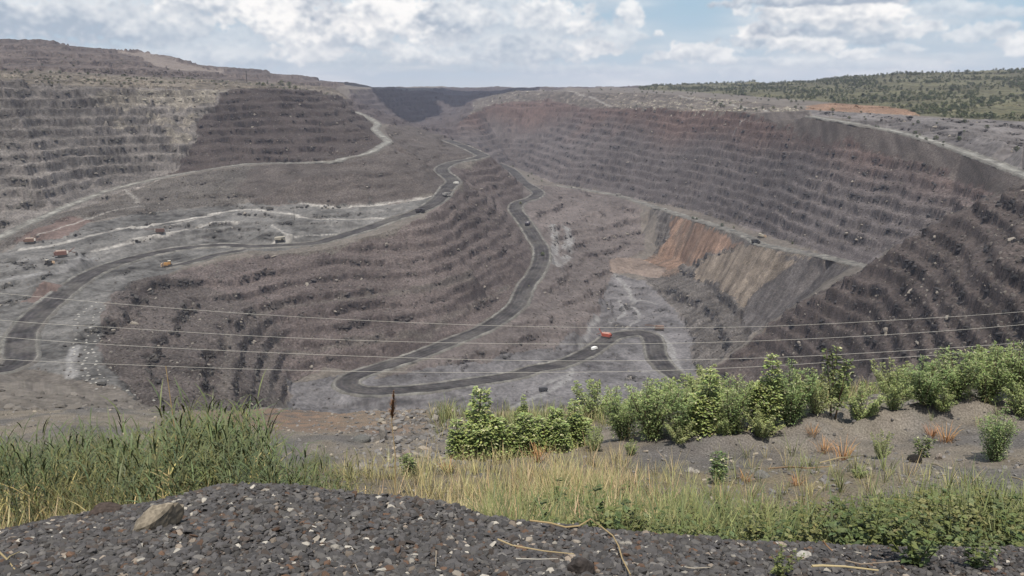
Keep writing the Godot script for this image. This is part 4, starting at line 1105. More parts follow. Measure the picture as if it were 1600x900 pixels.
# ---------------------------------------------------------------- machines in the pit
func box(st: SurfaceTool, at: Vector3, size: Vector3, b := Basis(), taper := 1.0) -> void:
	var h := size / 2.0
	var p := []
	for k in 8:
		var y := -h.y if k < 4 else h.y
		var t := 1.0 if k < 4 else taper
		p.append(at + b * Vector3((-h.x if (k % 4 == 0 or k % 4 == 3) else h.x) * t, y, (-h.z if k % 4 < 2 else h.z) * t))
	for f in [[0, 1, 2, 3], [7, 6, 5, 4], [4, 5, 1, 0], [5, 6, 2, 1], [6, 7, 3, 2], [7, 4, 0, 3]]:
		for k in [0, 2, 1, 0, 3, 2]: st.add_vertex(p[f[k]])

func prism(st: SurfaceTool, outline: PackedVector2Array, half: float) -> void:
	# a side outline (x, y), extruded along z
	var tri := Geometry2D.triangulate_polygon(outline)
	for s in [-1.0, 1.0]:
		for k in range(0, tri.size(), 3):
			for e in ([0, 1, 2] if s > 0 else [0, 2, 1]):
				var q := outline[tri[k + e]]; st.add_vertex(Vector3(q.x, q.y, half * s))
	for k in outline.size():
		var a := outline[k]; var b := outline[(k + 1) % outline.size()]
		for q in [Vector3(a.x, a.y, -half), Vector3(b.x, b.y, -half), Vector3(b.x, b.y, half), Vector3(a.x, a.y, -half), Vector3(b.x, b.y, half), Vector3(a.x, a.y, half)]: st.add_vertex(q)

func drum(st: SurfaceTool, at: Vector3, axis: Vector3, rad: float, len_: float, sides := 14) -> void:
	var u := axis.cross(Vector3(.3, .8, .1)).normalized(); var w := axis.cross(u)
	for k in sides:
		var a := TAU * k / sides; var b := TAU * (k + 1) / sides
		var pa := (u * cos(a) + w * sin(a)) * rad; var pb := (u * cos(b) + w * sin(b)) * rad
		var e := axis * len_ / 2.0
		for q in [at + pa - e, at + pb + e, at + pb - e, at + pa - e, at + pa + e, at + pb + e, at + e, at + pb + e, at + pa + e, at - e, at + pa - e, at + pb - e]: st.add_vertex(q)

var paint := {}
func painted(c: Color) -> StandardMaterial3D:
	if not paint.has(c): paint[c] = mat(c, .55)
	return paint[c]

func machine(called: String, at: Vector2, turn: float, label: String, cat: String) -> Node3D:
	var root := Node3D.new(); root.name = numbered(called); add_child(root)
	root.position = Vector3(at.x, ground_at(at.x, at.y) + .3, at.y); root.rotation.y = turn
	tag(root, label, cat)
	return root

const BLACK := Color(.02, .02, .02)
func crawlers(root: Node3D, len_: float, gap: float, w: float, h: float) -> void:
	for s in [-1.0, 1.0]:
		var st := begin()
		var o := PackedVector2Array()
		for k in 8:
			var a := PI / 2 + PI * k / 7.0; o.append(Vector2(-len_ / 2 + h / 2 + cos(a) * h / 2, h / 2 + sin(a) * h / 2))
		for k in 8:
			var a := -PI / 2 + PI * k / 7.0; o.append(Vector2(len_ / 2 - h / 2 + cos(a) * h / 2, h / 2 + sin(a) * h / 2))
		prism(st, o, w / 2)
		part("crawler", done(st), painted(Color(.05, .048, .046)), root).position.z = s * gap / 2

func shovel(at: Vector2, turn: float, c: Color, k: float, boom_up: float, label: String) -> void:
	var r := machine("mining_shovel", at, turn, label, "excavator")
	crawlers(r, 9 * k, 5.2 * k, 1.5 * k, 1.8 * k)
	var st := begin(); prism(st, PackedVector2Array([Vector2(-6.5, 2.0) * k, Vector2(4.0, 2.0) * k, Vector2(4.0, 6.2) * k, Vector2(-5.6, 6.2) * k, Vector2(-6.5, 5.0) * k]), 3.2 * k)
	var body := part("house", done(st), painted(c), r)
	st = begin(); box(st, Vector3(-1.2, 6.45, 0) * k, Vector3(8.8, .5, 6.0) * k, Basis(), .9); part("roof", done(st), painted(c.lerp(Color(.4, .36, .32), .45)), body)
	st = begin(); box(st, Vector3(-1.2, 2.0, 0) * k, Vector3(11, .5, 6.8) * k); part("deck", done(st), painted(BLACK * 2.5), r)
	st = begin(); box(st, Vector3(4.6, 4.6, 2.2) * k, Vector3(2.0, 2.6, 1.8) * k, Basis(), .94); part("cab", done(st), painted(Color(.55, .52, .48)), r)
	st = begin(); box(st, Vector3(-6.9, 3.6, 0) * k, Vector3(1.3, 3.0, 6.4) * k); part("counterweight", done(st), painted(c * .7), r)
	var tip := Vector3(4.0 + 9.5 * cos(boom_up), 3.0 + 9.5 * sin(boom_up), 0) * k
	for s in [-1.0, 1.0]:
		st = begin(); tube(st, PackedVector3Array([Vector3(4.0, 2.6, s * 1.1) * k, tip + Vector3(0, 0, s * .35 * k)]), .38 * k, .25 * k, Color.WHITE, 6); part("boom", done(st), painted(c * .75), r)
	st = begin(); tube(st, PackedVector3Array([Vector3(-.5, 6.6, 0) * k, Vector3(1.0, 9.4, 0) * k, tip]), .12 * k, .08 * k, Color.WHITE, 5); part("gantry", done(st), painted(BLACK * 2.0), r)
	st = begin(); tube(st, PackedVector3Array([Vector3(5.0, 6.0, 0) * k, Vector3(12.2, 2.6, 0) * k]), .35 * k, .3 * k, Color.WHITE, 6); part("stick", done(st), painted(c * .6), r)
	st = begin(); prism(st, PackedVector2Array([Vector2(11.6, .6) * k, Vector2(13.8, .4) * k, Vector2(14.2, 2.4) * k, Vector2(12.0, 3.2) * k]), 1.1 * k); part("bucket", done(st), painted(BLACK * 3.0), r)

func dump_truck(at: Vector2, turn: float, c: Color, cargo_color: Color, label: String, k := 1.0) -> void:
	var r := machine("dump_truck", at, turn, label, "truck")
	for w in [[3.6, 2.3], [3.6, -2.3], [-3.0, 2.4], [-3.0, -2.4], [-3.0, 1.3], [-3.0, -1.3]]:
		var st := begin(); drum(st, Vector3.ZERO, Vector3(0, 0, 1), 1.45 * k, 1.0 * k)
		var o := part("wheel", done(st), painted(BLACK), r); o.position = Vector3(w[0], 1.45, w[1]) * k
	var st := begin(); box(st, Vector3(.3, 1.9, 0) * k, Vector3(10, .9, 2.0) * k); part("chassis", done(st), painted(c * .5), r)
	st = begin(); prism(st, PackedVector2Array([Vector2(-5.6, 4.3) * k, Vector2(-4.6, 2.6) * k, Vector2(1.8, 2.2) * k, Vector2(2.8, 5.2) * k, Vector2(6.0, 5.6) * k, Vector2(6.0, 5.9) * k, Vector2(2.3, 5.6) * k, Vector2(-5.4, 4.9) * k]), 2.9 * k)
	var bed := part("bed", done(st), painted(c), r)
	st = begin(); drum(st, Vector3(-1.0, 4.6, 0) * k, Vector3(1, .12, 0).normalized(), 1.5 * k, 5.4 * k, 10); part("load", done(st), painted(cargo_color), bed)
	st = begin(); box(st, Vector3(4.9, 3.0, 0) * k, Vector3(2.2, 2.0, 4.6) * k); part("hood", done(st), painted(c * .85), r)
	st = begin(); box(st, Vector3(3.9, 4.3, 1.4) * k, Vector3(1.7, 1.7, 1.9) * k, Basis(), .92)
	var cab := part("cab", done(st), painted(c), r)
	st = begin(); box(st, Vector3(4.78, 4.5, 1.4) * k, Vector3(.06, .9, 1.6) * k); part("windscreen", done(st), painted(BLACK * 2.0), cab)

func drill_rig(at: Vector2, turn: float, c: Color, k: float, mast_up: float, label: String) -> void:
	var r := machine("drilling_rig", at, turn, label, "drill")
	crawlers(r, 7.5 * k, 4.2 * k, 1.0 * k, 1.4 * k)
	var st := begin(); box(st, Vector3(-.4, 3.1, 0) * k, Vector3(9.0, 3.0, 4.4) * k, Basis(), .94); part("body", done(st), painted(c), r)
	st = begin(); box(st, Vector3(4.4, 3.4, 1.2) * k, Vector3(1.6, 2.4, 1.9) * k); part("cab", done(st), painted(Color(.45, .43, .40)), r)
	var d := Vector3(cos(mast_up), sin(mast_up), 0)
	for s in [-1.0, 1.0]:
		for u in [-.5, .5]:
			st = begin(); tube(st, PackedVector3Array([Vector3(4.6, 4.4 + u, s * .55) * k - d * 2.5 * k, Vector3(4.6, 4.4 + u, s * .55) * k + d * 10.0 * k]), .16 * k, .14 * k, Color.WHITE, 5); part("mast", done(st), painted(c * .7), r)

func dozer(at: Vector2, turn: float, c: Color, k: float, label: String) -> void:
	var r := machine("bulldozer", at, turn, label, "bulldozer")
	crawlers(r, 6.5 * k, 3.6 * k, .9 * k, 1.7 * k)
	var st := begin(); box(st, Vector3(1.6, 2.6, 0) * k, Vector3(3.8, 1.8, 2.2) * k, Basis(), .95); part("hood", done(st), painted(c), r)
	st = begin(); box(st, Vector3(-1.3, 3.5, 0) * k, Vector3(2.2, 2.9, 2.5) * k, Basis(), .9); part("cab", done(st), painted(c * .9), r)
	st = begin(); box(st, Vector3(-1.3, 5.1, 0) * k, Vector3(2.5, .25, 2.8) * k); part("roof", done(st), painted(Color(.5, .46, .4)), r)
	st = begin(); box(st, Vector3(5.1, 1.6, 0) * k, Vector3(.5, 2.6, 5.4) * k); part("blade", done(st), painted(Color(.55, .4, .28)), r)
	for s in [-1.0, 1.0]:
		st = begin(); tube(st, PackedVector3Array([Vector3(-.5, 1.3, s * 2.4) * k, Vector3(4.9, 1.0, s * 2.4) * k]), .22 * k, .2 * k, Color.WHITE, 5); part("push_arm", done(st), painted(c * .7), r)

func light_truck(at: Vector2, turn: float, c: Color, label: String, k := 1.0) -> void:
	var r := machine("service_truck", at, turn, label, "truck")
	for w in [[2.4, 1.05], [2.4, -1.05], [-1.6, 1.05], [-1.6, -1.05]]:
		var st := begin(); drum(st, Vector3.ZERO, Vector3(0, 0, 1), .55 * k, .4 * k)
		var o := part("wheel", done(st), painted(BLACK), r); o.position = Vector3(w[0], .55, w[1]) * k
	var st := begin(); box(st, Vector3(-.9, 2.0, 0) * k, Vector3(4.9, 2.3, 2.5) * k, Basis(), .96); part("body", done(st), painted(c), r)
	st = begin(); prism(st, PackedVector2Array([Vector2(1.7, .8) * k, Vector2(3.6, .8) * k, Vector2(3.6, 1.7) * k, Vector2(3.2, 2.7) * k, Vector2(1.7, 2.8) * k]), 1.2 * k)
	var cab := part("cab", done(st), painted(c * .92), r)
	st = begin(); box(st, Vector3(3.5, 2.2, 0) * k, Vector3(.08, .8, 2.0) * k, Basis(Vector3(0, 0, 1), .35)); part("windscreen", done(st), painted(BLACK * 2.0), cab)

# ---------------------------------------------------------------- things further off
func crown_meshes(seed_: int, clumps: int, col: Color) -> Array:
	var r := RandomNumberGenerator.new(); r.seed = seed_
	var st := begin(); var wd := begin()
	tube(wd, PackedVector3Array([Vector3.ZERO, Vector3(.02, .3, 0), Vector3(-.02, .75, .02)]), .05, .015, Color(.09, .075, .06), 5)
	for k in clumps:
		var a := r.randf() * TAU; var t := r.randf()
		var rad := .42 * sqrt(sin(PI * (.12 + .85 * t))) * sqrt(r.randf())
		var p := Vector3(cos(a) * rad, .22 + .76 * t, sin(a) * rad)
		var c := tint(col, r, .35)
		for m in 3:
			var d := Vector3(r.randf_range(-1, 1), r.randf_range(-.6, .8), r.randf_range(-1, 1)).normalized()
			leaf(st, p, d, Vector3(r.randf_range(-.5, .5), 1, r.randf_range(-.5, .5)).normalized(), r.randf_range(.10, .2), r.randf_range(.08, .15), c)
	return [done(wd), done(st)]

func make_far_trees() -> void:
	var v := []
	for k in 5: v.append(crown_meshes(200 + k, 90, [Color(.07, .09, .04), Color(.085, .105, .045), Color(.06, .08, .042), Color(.105, .11, .05), Color(.075, .095, .04)][k]))
	rng.seed = 61
	var put := func(x: float, z: float, s: float, label: String, group: String) -> void:
		var root := Node3D.new(); root.name = numbered("tree"); add_child(root)
		root.position = Vector3(x, ground_at(x, z) - .3, z); root.rotation.y = rng.randf() * TAU; root.scale = Vector3(s * rng.randf_range(.9, 1.5), s, s * rng.randf_range(.9, 1.5))
		var q: Array = v[rng.randi() % 5]
		part("trunk", q[0], twig, root); part("crown", q[1], leafy, root)
		tag(root, label, "tree", group)
	var n := 0
	var xf := [[], [], [], [], []]; var cc := [[], [], [], [], []]
	var pat := n2(77, .006, 3)
	for i in 30000:
		var a := rng.randf_range(.13, .66); var r := 1120.0 + 2500.0 * pow(rng.randf(), .8)
		var x := sin(a) * r; var z := -cos(a) * r
		var j := angs.bsearch(a); var k := rads.bsearch(r)
		if cls[j * nr + k] != KINDS.find("green"): continue
		if pat.get_noise_2d(x, z) + rng.randf_range(-.25, .40) < .13: continue
		var s := 2.2 + 6.5 * pow(rng.randf(), 2.6)
		if n < 200 and r < 2400.0 and s > 5.0:
			put.call(x, z, s, "green tree on the wooded slope beyond the right rim of the pit", "trees on the wooded slope")
			n += 1
		else:
			var q := rng.randi() % 5
			var g := rng.randf_range(.8, 1.25)
			xf[q].append(Transform3D(Basis(Vector3.UP, rng.randf() * TAU) * Basis().scaled(Vector3(s * 1.2, s, s * 1.2)), Vector3(x, ground_at(x, z) - .3, z))); cc[q].append(Color(g, g, g))
	# scrub on the ledges above the left wall
	for i in 2600:
		var a := rng.randf_range(-.66, -.14); var r := rng.randf_range(1180.0, 2300.0)
		var x := sin(a) * r; var z := -cos(a) * r
		var kd: int = cls[angs.bsearch(a) * nr + rads.bsearch(r)]
		if kd != KINDS.find("shelf") and (kd != KINDS.find("dump") or rng.randf() > .15): continue
		if pat.get_noise_2d(x, z * 2.0) < .02: continue
		var q := rng.randi() % 5; var s := rng.randf_range(1.5, 5.0); var g := rng.randf_range(.7, 1.1)
		xf[q].append(Transform3D(Basis(Vector3.UP, rng.randf() * TAU) * Basis().scaled(Vector3(s * 1.3, s, s * 1.3)), Vector3(x, ground_at(x, z) - .3, z))); cc[q].append(Color(g, g, g))
	# and on the rim to the right, thinly
	for i in 1600:
		var a := rng.randf_range(-.02, .62); var r := rng.randf_range(800.0, 3300.0)
		var x := sin(a) * r; var z := -cos(a) * r
		var kd: int = cls[angs.bsearch(a) * nr + rads.bsearch(r)]
		if kd != KINDS.find("right_upper") and kd != KINDS.find("yard") and kd != KINDS.find("plain") and kd != KINDS.find("valley"): continue
		if pat.get_noise_2d(x, z * 2.0) < .0: continue
		var q := rng.randi() % 5; var s := rng.randf_range(2.0, 6.0)
		xf[q].append(Transform3D(Basis().scaled(Vector3(s * 1.3, s, s * 1.3)), Vector3(x, ground_at(x, z) - .3, z))); cc[q].append(Color(.9, .9, .9))
	for q in 5: tag(scatter("far_scrub", v[q][1], leafy, xf[q], cc[q], self), ["dark scrub covering the slopes beyond the rim", "mid green scrub covering the slopes beyond the rim", "deep green low scrub covering the slopes beyond the rim", "yellowish scrub covering the slopes beyond the rim", "fresh green scrub covering the slopes beyond the rim"][q], "scrub")
	for t in TREES: put.call(t[0], t[1], t[2], t[3], "")

func make_heaps() -> void:
	var st := begin()
	var nz := n2(88, 1.1, 3)
	var p := func(i: int, j: int) -> Vector3:
		var rad: float = [0.0, .35, .75, 1.0][i]
		var a := TAU * (j % 12) / 12.0
		return Vector3(cos(a) * rad, [.62, .42, .12, -.12][i] * (1.0 + .5 * nz.get_noise_2d(cos(a) * rad * 2.0, sin(a) * rad * 2.0)), sin(a) * rad)
	for i in 3:
		for j in 12:
			var a: Vector3 = p.call(i, j); var b: Vector3 = p.call(i + 1, j); var c: Vector3 = p.call(i + 1, j + 1); var d: Vector3 = p.call(i, j + 1)
			st.add_vertex(a); st.add_vertex(d); st.add_vertex(c); st.add_vertex(a); st.add_vertex(c); st.add_vertex(b)
	var m := done(st)
	var mats := [mat(Color(.31, .30, .285)), mat(Color(.25, .243, .232)), mat(Color(.20, .195, .187))]
	rng.seed = 33
	for h in HEAPS:
		var o := MeshInstance3D.new(); o.name = numbered("drill_spoil_heap"); o.mesh = m; o.material_override = mats[int(h[3])]
		o.position = Vector3(h[0], ground_at(h[0], h[1]) + .1, h[1]); o.rotation.y = rng.randf() * TAU
		o.scale = Vector3(h[2] * rng.randf_range(.8, 1.3), h[2] * .8, h[2] * rng.randf_range(.8, 1.3))
		add_child(o); tag(o, "small pale heap of drill cuttings in the rows along the terrace edge", "heap", "heaps of drill cuttings on the terrace")

func make_boulders() -> void:
	# loose blocks fallen on the benches: nobody could count them
	var sh := []
	for k in 3: sh.append(stone_mesh(300 + k, .7, 1.3))
	rng.seed = 44
	var xf := [[], [], []]; var cc := [[], [], []]
	var rocky := [KINDS.find("mound"), KINDS.find("near_left"), KINDS.find("right_wall"), KINDS.find("near_right"), KINDS.find("west"), KINDS.find("left_pale"), KINDS.find("left_painted_shade"), KINDS.find("plateau"), KINDS.find("nose"), KINDS.find("flank"), KINDS.find("left_low"), KINDS.find("floor")]
	for i in 130000:
		var a := rng.randf_range(-.62, .62); var r := 480.0 + 1500.0 * pow(rng.randf(), 1.2)
		var x := sin(a) * r; var z := -cos(a) * r
		var kd: int = cls[angs.bsearch(a) * nr + rads.bsearch(r)]
		if not rocky.has(kd) or road_clear(x, z) < .6: continue
		if (kd == KINDS.find("plateau") or kd == KINDS.find("nose") or kd == KINDS.find("floor")) and rng.randf() < .88: continue
		var s := .5 + 2.6 * pow(rng.randf(), 5.0)
		var k := rng.randi() % 3
		var c := Color(.12, .108, .102) * rng.randf_range(.5, 1.5)
		if rng.randf() < .07: c = Color(.27, .25, .225) * rng.randf_range(.7, 1.2)
		c.a = 1.0
		xf[k].append(Transform3D(Basis.from_euler(Vector3(rng.randf() * 6, rng.randf() * 6, rng.randf() * 6)) * Basis().scaled(Vector3.ONE * s), Vector3(x, ground_at(x, z), z))); cc[k].append(c)
	for k in 3: tag(scatter("boulder_rubble", sh[k], stone_mat, xf[k], cc[k], self), ["angular fallen blocks strewn over the pit benches", "broad fallen blocks strewn over the pit benches", "pale and dark fallen blocks strewn over the pit benches"][k], "rubble")

func make_outcrops() -> void:
	var sh := []
	for k in 4: sh.append(stone_mesh(320 + k, [.9, .7, 1.1, .8][k], [1.5, 1.9, 1.2, 1.6][k]))
	rng.seed = 45
	var xf := [[], [], [], []]; var cc := [[], [], [], []]
	for i in outcrops.size():
		var s := 1.2 + 4.4 * pow(rng.randf(), 3.0)
		var k := rng.randi() % 4
		var c := outcrop_cols[i]
		if rng.randf() < .10: c = Color(.30, .27, .24)
		c.a = 1.0
		xf[k].append(Transform3D(Basis.from_euler(Vector3(rng.randf_range(-.35, .35), rng.randf() * TAU, rng.randf_range(-.35, .35))) * Basis().scaled(Vector3.ONE * s), outcrops[i] + Vector3(0, s * rng.randf_range(-.25, .1), 0))); cc[k].append(c)
	print("outcrops ", outcrops.size())
	for k in 4: tag(scatter("rock_outcrop", sh[k], stone_mat, xf[k], cc[k], self), ["blocky bare rock breaking out of the bench faces", "long ledges of bare rock breaking out of the bench faces", "steep knobs of bare rock breaking out of the bench faces", "slabs of bare rock breaking out of the bench faces"][k], "rock")

func make_wires() -> void:
	var m := mat(Color(.36, .35, .33), .5)
	for w in WIRES:
		var st := begin()
		var pts := to_line(w[0])
		var s := smooth_line(pts, 1.5)
		tube(st, s, .008, .008, Color.WHITE, 6)
		var o := struct("power_line", done(st), m); o.remove_meta("kind")
		tag(o, w[1], "power line")

func make_sticks() -> void:
	for s in STICKS:
		var st := begin()
		var pts := to_line(s[0])
		for k in pts.size():
			if pts[k].z < -6.0: pts[k].y = near_h(pts[k].x, -pts[k].z) + .04 + .03 * (k % 2)
		tube(st, pts, s[1], s[1] * .6, s[3], 6)
		var o := struct("dry_stalk", done(st), twig); o.remove_meta("kind"); tag(o, s[2], "stalk")

func make_rocks() -> void:
	var k := 0
	for q in ROCKS:
		var m := mat(q[5], .9); m.albedo_texture = noise_tex(400 + k % 4, .04, 256, .55, 1.0); m.uv1_triplanar = true; m.uv1_scale = Vector3.ONE * 3.0
		var o := struct("rock", rock_mesh(500 + k, q[3], 11), m); o.remove_meta("kind")
		o.position = Vector3(q[0], (gravel_h(q[0], q[1]) if q[6] == "gravel" else near_h(q[0], q[1])) + q[3].y * q[7], -q[1])
		o.rotation = q[4]
		tag(o, q[2], "rock")
		k += 1

func make_cloud() -> void:
	# the cloud whose shadow darkens the far valley: it floats high up, above the frame
	for q in CLOUD_AT:
		var st := begin()
		rng.seed = int(q[4])
		var nz := n2(int(q[4]), 1.3, 4)
		for b in q[3]:
			for i in 12:
				for j in 24:
					var v := []
					for e in [[i, j], [i + 1, j], [i + 1, j + 1], [i, j + 1]]:
						var th: float = PI * e[0] / 12.0; var ph: float = TAU * (e[1] % 24) / 24.0
						var d := Vector3(sin(th) * cos(ph), cos(th), sin(th) * sin(ph))
						var rad: float = 1.0 + .35 * nz.get_noise_3dv(d * 1.6 + Vector3(b[0], b[1], 0) * .01)
						var p := Vector3(b[0] + d.x * b[2] * rad, maxf(d.y, -.25) * b[2] * .45 * rad, b[1] + d.z * b[3] * rad)
						v.append(p)
					for e in [0, 2, 1, 0, 3, 2]: st.add_vertex(v[e])
		var m := mat(Color(.85, .86, .88), 1.0)
		var o := struct("cumulus_cloud", done(st), m); o.remove_meta("kind")
		o.position = Vector3(q[0], q[1], q[2])
		tag(o, q[5], "cloud")

func make_poles() -> void:
	for q in POLES:
		var root := Node3D.new(); root.name = numbered("utility_pole"); add_child(root)
		root.position = Vector3(q[0], ground_at(q[0], q[1]) - .3, q[1])
		var st := begin(); tube(st, PackedVector3Array([Vector3.ZERO, Vector3(0, q[2], 0)]), q[3], q[3] * .7, Color.WHITE, 6); part("mast", done(st), painted(Color(.06, .055, .05)), root)
		st = begin(); box(st, Vector3(0, q[2] * .92, 0), Vector3(q[2] * .22, q[3] * .8, q[3] * .8)); part("crossarm", done(st), painted(Color(.06, .055, .05)), root)
		tag(root, q[4], "pole")

func _ready() -> void:
	rng.seed = 7
	var cam := Camera3D.new(); cam.name = "camera"
	cam.position = Vector3(0, GROUND_EYE, 0); cam.rotation_degrees = Vector3(-13.2, 0, 0)
	cam.fov = 37.36; cam.near = 0.1; cam.far = 20000.0
	add_child(cam); cam.current = true
	var env := Environment.new()
	env.background_mode = Environment.BG_SKY
	var sky := Sky.new(); sky.sky_material = make_sky(); env.sky = sky
	env.tonemap_mode = Environment.TONE_MAPPER_LINEAR
	env.tonemap_exposure = 1.15
	env.sdfgi_enabled = true; env.ssao_enabled = true; env.ssil_enabled = true
	env.fog_enabled = true; env.fog_density = 0.000055; env.fog_light_color = Color(.78, .80, .90)
	var we := WorldEnvironment.new(); we.name = "world_environment"; we.environment = env; add_child(we)
	var sun := DirectionalLight3D.new(); sun.name = "sun"
	sun.light_energy = 1.55; sun.light_color = Color(1.0, .965, .90); sun.light_angular_distance = 0.5; sun.shadow_enabled = true
	add_child(sun); sun.look_at_from_position(Vector3.ZERO, -Vector3(-.04, .87, .35), Vector3.FORWARD)
	make_materials()
	build_site()

func build_site() -> void:
	road("upper pale road", 5.2, [-575.3,-170.3,-863.6, -563.8,-158.3,-926, -559.6,-149,-1001.3, -550.2,-135.3,-1146.8, -500.7,-123.4,-1215.1, -420.6,-111.3,-1251.3, -377.8,-107.4,-1265.5, -258.9,-99.3,-1197, -235.8,-95.1,-1217.1, -208.1,-90.3,-1242.7, -198.6,-83.5,-1337.3, -198.8,-81.3,-1381.7, -217.2,-76.6,-1444.7, -246.6,-70.3,-1558.4, -253.4,-64.3,-1634.1, -290.3,-56.3,-1750.1, -338.4,-48.3,-1876.5])
	road("main haul road", 10.5, [-382.7,-190.3,-563.3, -355.8,-188.9,-563.3, -350.7,-188.3,-568.6, -351.8,-187.5,-581.9, -364.7,-186.3,-604.2, -381.5,-184.1,-639, -392.6,-181.8,-678.3, -400.5,-179.5,-721.2, -407.8,-177.3,-768.4, -414.7,-176.7,-830.4, -407.1,-176.1,-885.9, -389.5,-175.6,-926.6, -372,-175.3,-950, -329.9,-174,-961.1, -289.3,-173,-947.7, -228.7,-171.3,-958.4, -204.2,-167.6,-975.5, -172.9,-162.3,-1012.2, -147.9,-156.2,-1038.5, -120.6,-150.3,-1063.5, -103.5,-145.2,-1097.7, -94.8,-140.3,-1145.3, -90.2,-134.6,-1201.6, -85.4,-131.3,-1237.7, -94.2,-128.6,-1283.6, -108.7,-125.6,-1333.1, -111.7,-123.3,-1384.1, -99.6,-120.5,-1435.9, -68.9,-116.7,-1468.2, -51.6,-114.3,-1506.8, -62.6,-112.4,-1557, -89.9,-108.8,-1656.8, -132.5,-104.3,-1786.3])
	road("lower haul road", 11, [-39.4,-178.3,-2114.7, 0,-181.3,-1946.3, 21.9,-183.3,-1721.6, 39.2,-184.4,-1629.5, 48,-185.3,-1555.5, 36,-186.8,-1493, 12,-188.5,-1446.1, 5.2,-190.3,-1380.1, 14.1,-197.2,-1335.1, 24.5,-205.3,-1289.7, 33.2,-214.3,-1244.5, 41.5,-222.3,-1209.8, 40.6,-227.9,-1153, 31.1,-234.9,-1093.2, 17.8,-241.3,-1046.6, 9.2,-246.7,-991.8, 0,-250.3,-960.1, -28.4,-256.6,-908.7, -60.1,-260.5,-872.6, -97.6,-263.8,-827.2, -133.8,-266.8,-795.5, -152.3,-267.6,-773.3, -154.7,-268.2,-756.6, -144.1,-269.2,-743.9, -125.5,-270.4,-742, -89.6,-272.4,-752.5, -60.9,-274,-767.6, 0,-279.9,-812.2, 24.5,-280.9,-837.2, 50.5,-281.8,-854.6, 78.5,-283,-891.5, 100,-284,-930.5, 116.9,-284.8,-963.9, 134,-285,-979.4, 153.8,-285.2,-984.3, 164,-285.3,-970.8, 164,-285.3,-942.4, 159,-285.4,-894.5, 161,-285.5,-861.5, 166.3,-285.6,-834.7, 180.1,-285.7,-796.4])
	road("ridge road", 5.5, [85.8,-203.3,-1843.5, 133.7,-202.9,-1780, 200.5,-202.3,-1665.6, 234.7,-201.9,-1556.6, 268.4,-201.3,-1420.4, 296.6,-199.7,-1304.5, 314.4,-198.3,-1217.1, 323.5,-196.6,-1142.3, 323.2,-195.3,-1086.7, 338.7,-191.7,-1031.3, 360.8,-185.3,-942.6, 363.5,-178.3,-869.7, 360.6,-170.3,-809.6])
	road("rim road", 6, [444.2,-39.3,-1293.4, 453.8,-44.3,-1159.8, 479,-51.3,-1079.1, 485.2,-57.3,-1006.7, 488.3,-64.3,-938.2, 481.5,-70.3,-860.9, 474.1,-76.3,-791.9, 454.1,-82.3,-685.8])
	road("side spur", 7, [-360.3,-180.3,-866.2, -336.8,-176.8,-879, -317.5,-173.8,-902.4, -291.3,-171.3,-918.9])
	survey("mound_crest", 25, [-368.9,-179.8,-798.1, -341.8,-177.8,-826.5, -315.4,-176.8,-875.7, -277.9,-176.3,-908, -212.4,-172.8,-926.9, -173.7,-166.8,-949.7, -141.4,-159.3,-979.8, -106.9,-149.3,-1008.2, -83.1,-139.3,-1103.6, -72,-132.3,-1229.9])
	survey("plateau_edge", 25, [-368.9,-179.8,-798.1, -357.7,-182.3,-739.4, -343.9,-184.3,-698, -326.8,-185.8,-654.1, -311.3,-187.3,-615.6, -287.5,-188.8,-574.3, -258.3,-190.3,-535.8, -223.6,-191.8,-495.7, -181.4,-193.3,-450.2])
	survey("near_left_w1", 25, [-330.2,-188.3,-758.6, -305.7,-194.3,-713.9, -265.3,-197.3,-615.2, -222.5,-198.3,-512.3])
	survey("near_left_w2", 25, [-294.1,-185.3,-839.7, -301.8,-198.3,-798.5, -282.9,-203.3,-725.4, -251.8,-205.3,-640, -211.7,-205.3,-530.3])
	survey("near_left_A", 25, [-45.2,-211.3,-980.8, -111.4,-211.3,-902, -162,-211.3,-872.7, -197.6,-211.3,-850.4, -232.2,-211.3,-831.9, -249.1,-211.8,-801.2, -254,-212.3,-757.2, -248.3,-212.3,-716, -222.2,-212.3,-629.4, -197,-212.3,-548.2])
	survey("near_left_B", 25, [-4,-245.3,-1046, -70.6,-245.3,-907.7, -106.2,-245.3,-849.6, -166.1,-245.3,-815.3, -214.5,-245.3,-804.5, -225.4,-245.3,-779.5, -218,-245.3,-726.5, -192,-245.3,-632.7])
	survey("near_left_w5", 25, [-193.7,-256.3,-793.6, -216.4,-254.3,-775.6, -207.9,-255.3,-720.5, -190.8,-255.3,-658.4])
	survey("near_left_toe", 25, [-161.5,-266.3,-786.3, -192.1,-266.3,-784.4, -206.4,-266.3,-762.1, -191.5,-267.3,-689.1])
	survey("floor", 40, [-169.7,-274.9,-708.6, -114.8,-278.9,-718.9, -58.1,-282.6,-728.2, 29.3,-285.2,-735.1, 117.6,-285.7,-736.2])
	survey("floor2", 40, [51,-285.2,-804.5, 109.3,-285.7,-866.4, 134.1,-285.7,-923.7, 127.7,-285.7,-805.8])
	survey("floor3", 40, [102.2,-284.8,-1008, 133.4,-283.4,-1038.7, 192.6,-285.2,-1030.1, 188.2,-285.2,-922.3])
	survey("floor_up", 40, [134.7,-279.4,-1122.3, 180.6,-278.9,-1138.7, 201.2,-281.7,-1079.6])
	survey("platform", 30, [148.7,-260.9,-1209.4, 178.8,-260.1,-1259.9, 204.8,-261.9,-1240.5])
	survey("platform2", 30, [139.9,-268.2,-1170.3, 179.9,-269.1,-1166.2])
	survey("west_slope", 40, [60.5,-238.3,-1159.6, 68.2,-220.3,-1279.1, 111.4,-212.3,-1400.2, 93.6,-201.3,-1552.2])
	survey("west_slope2", 40, [96.5,-246.3,-1198.2, 136.3,-241.3,-1323.5, 158.1,-228.3,-1386.7])
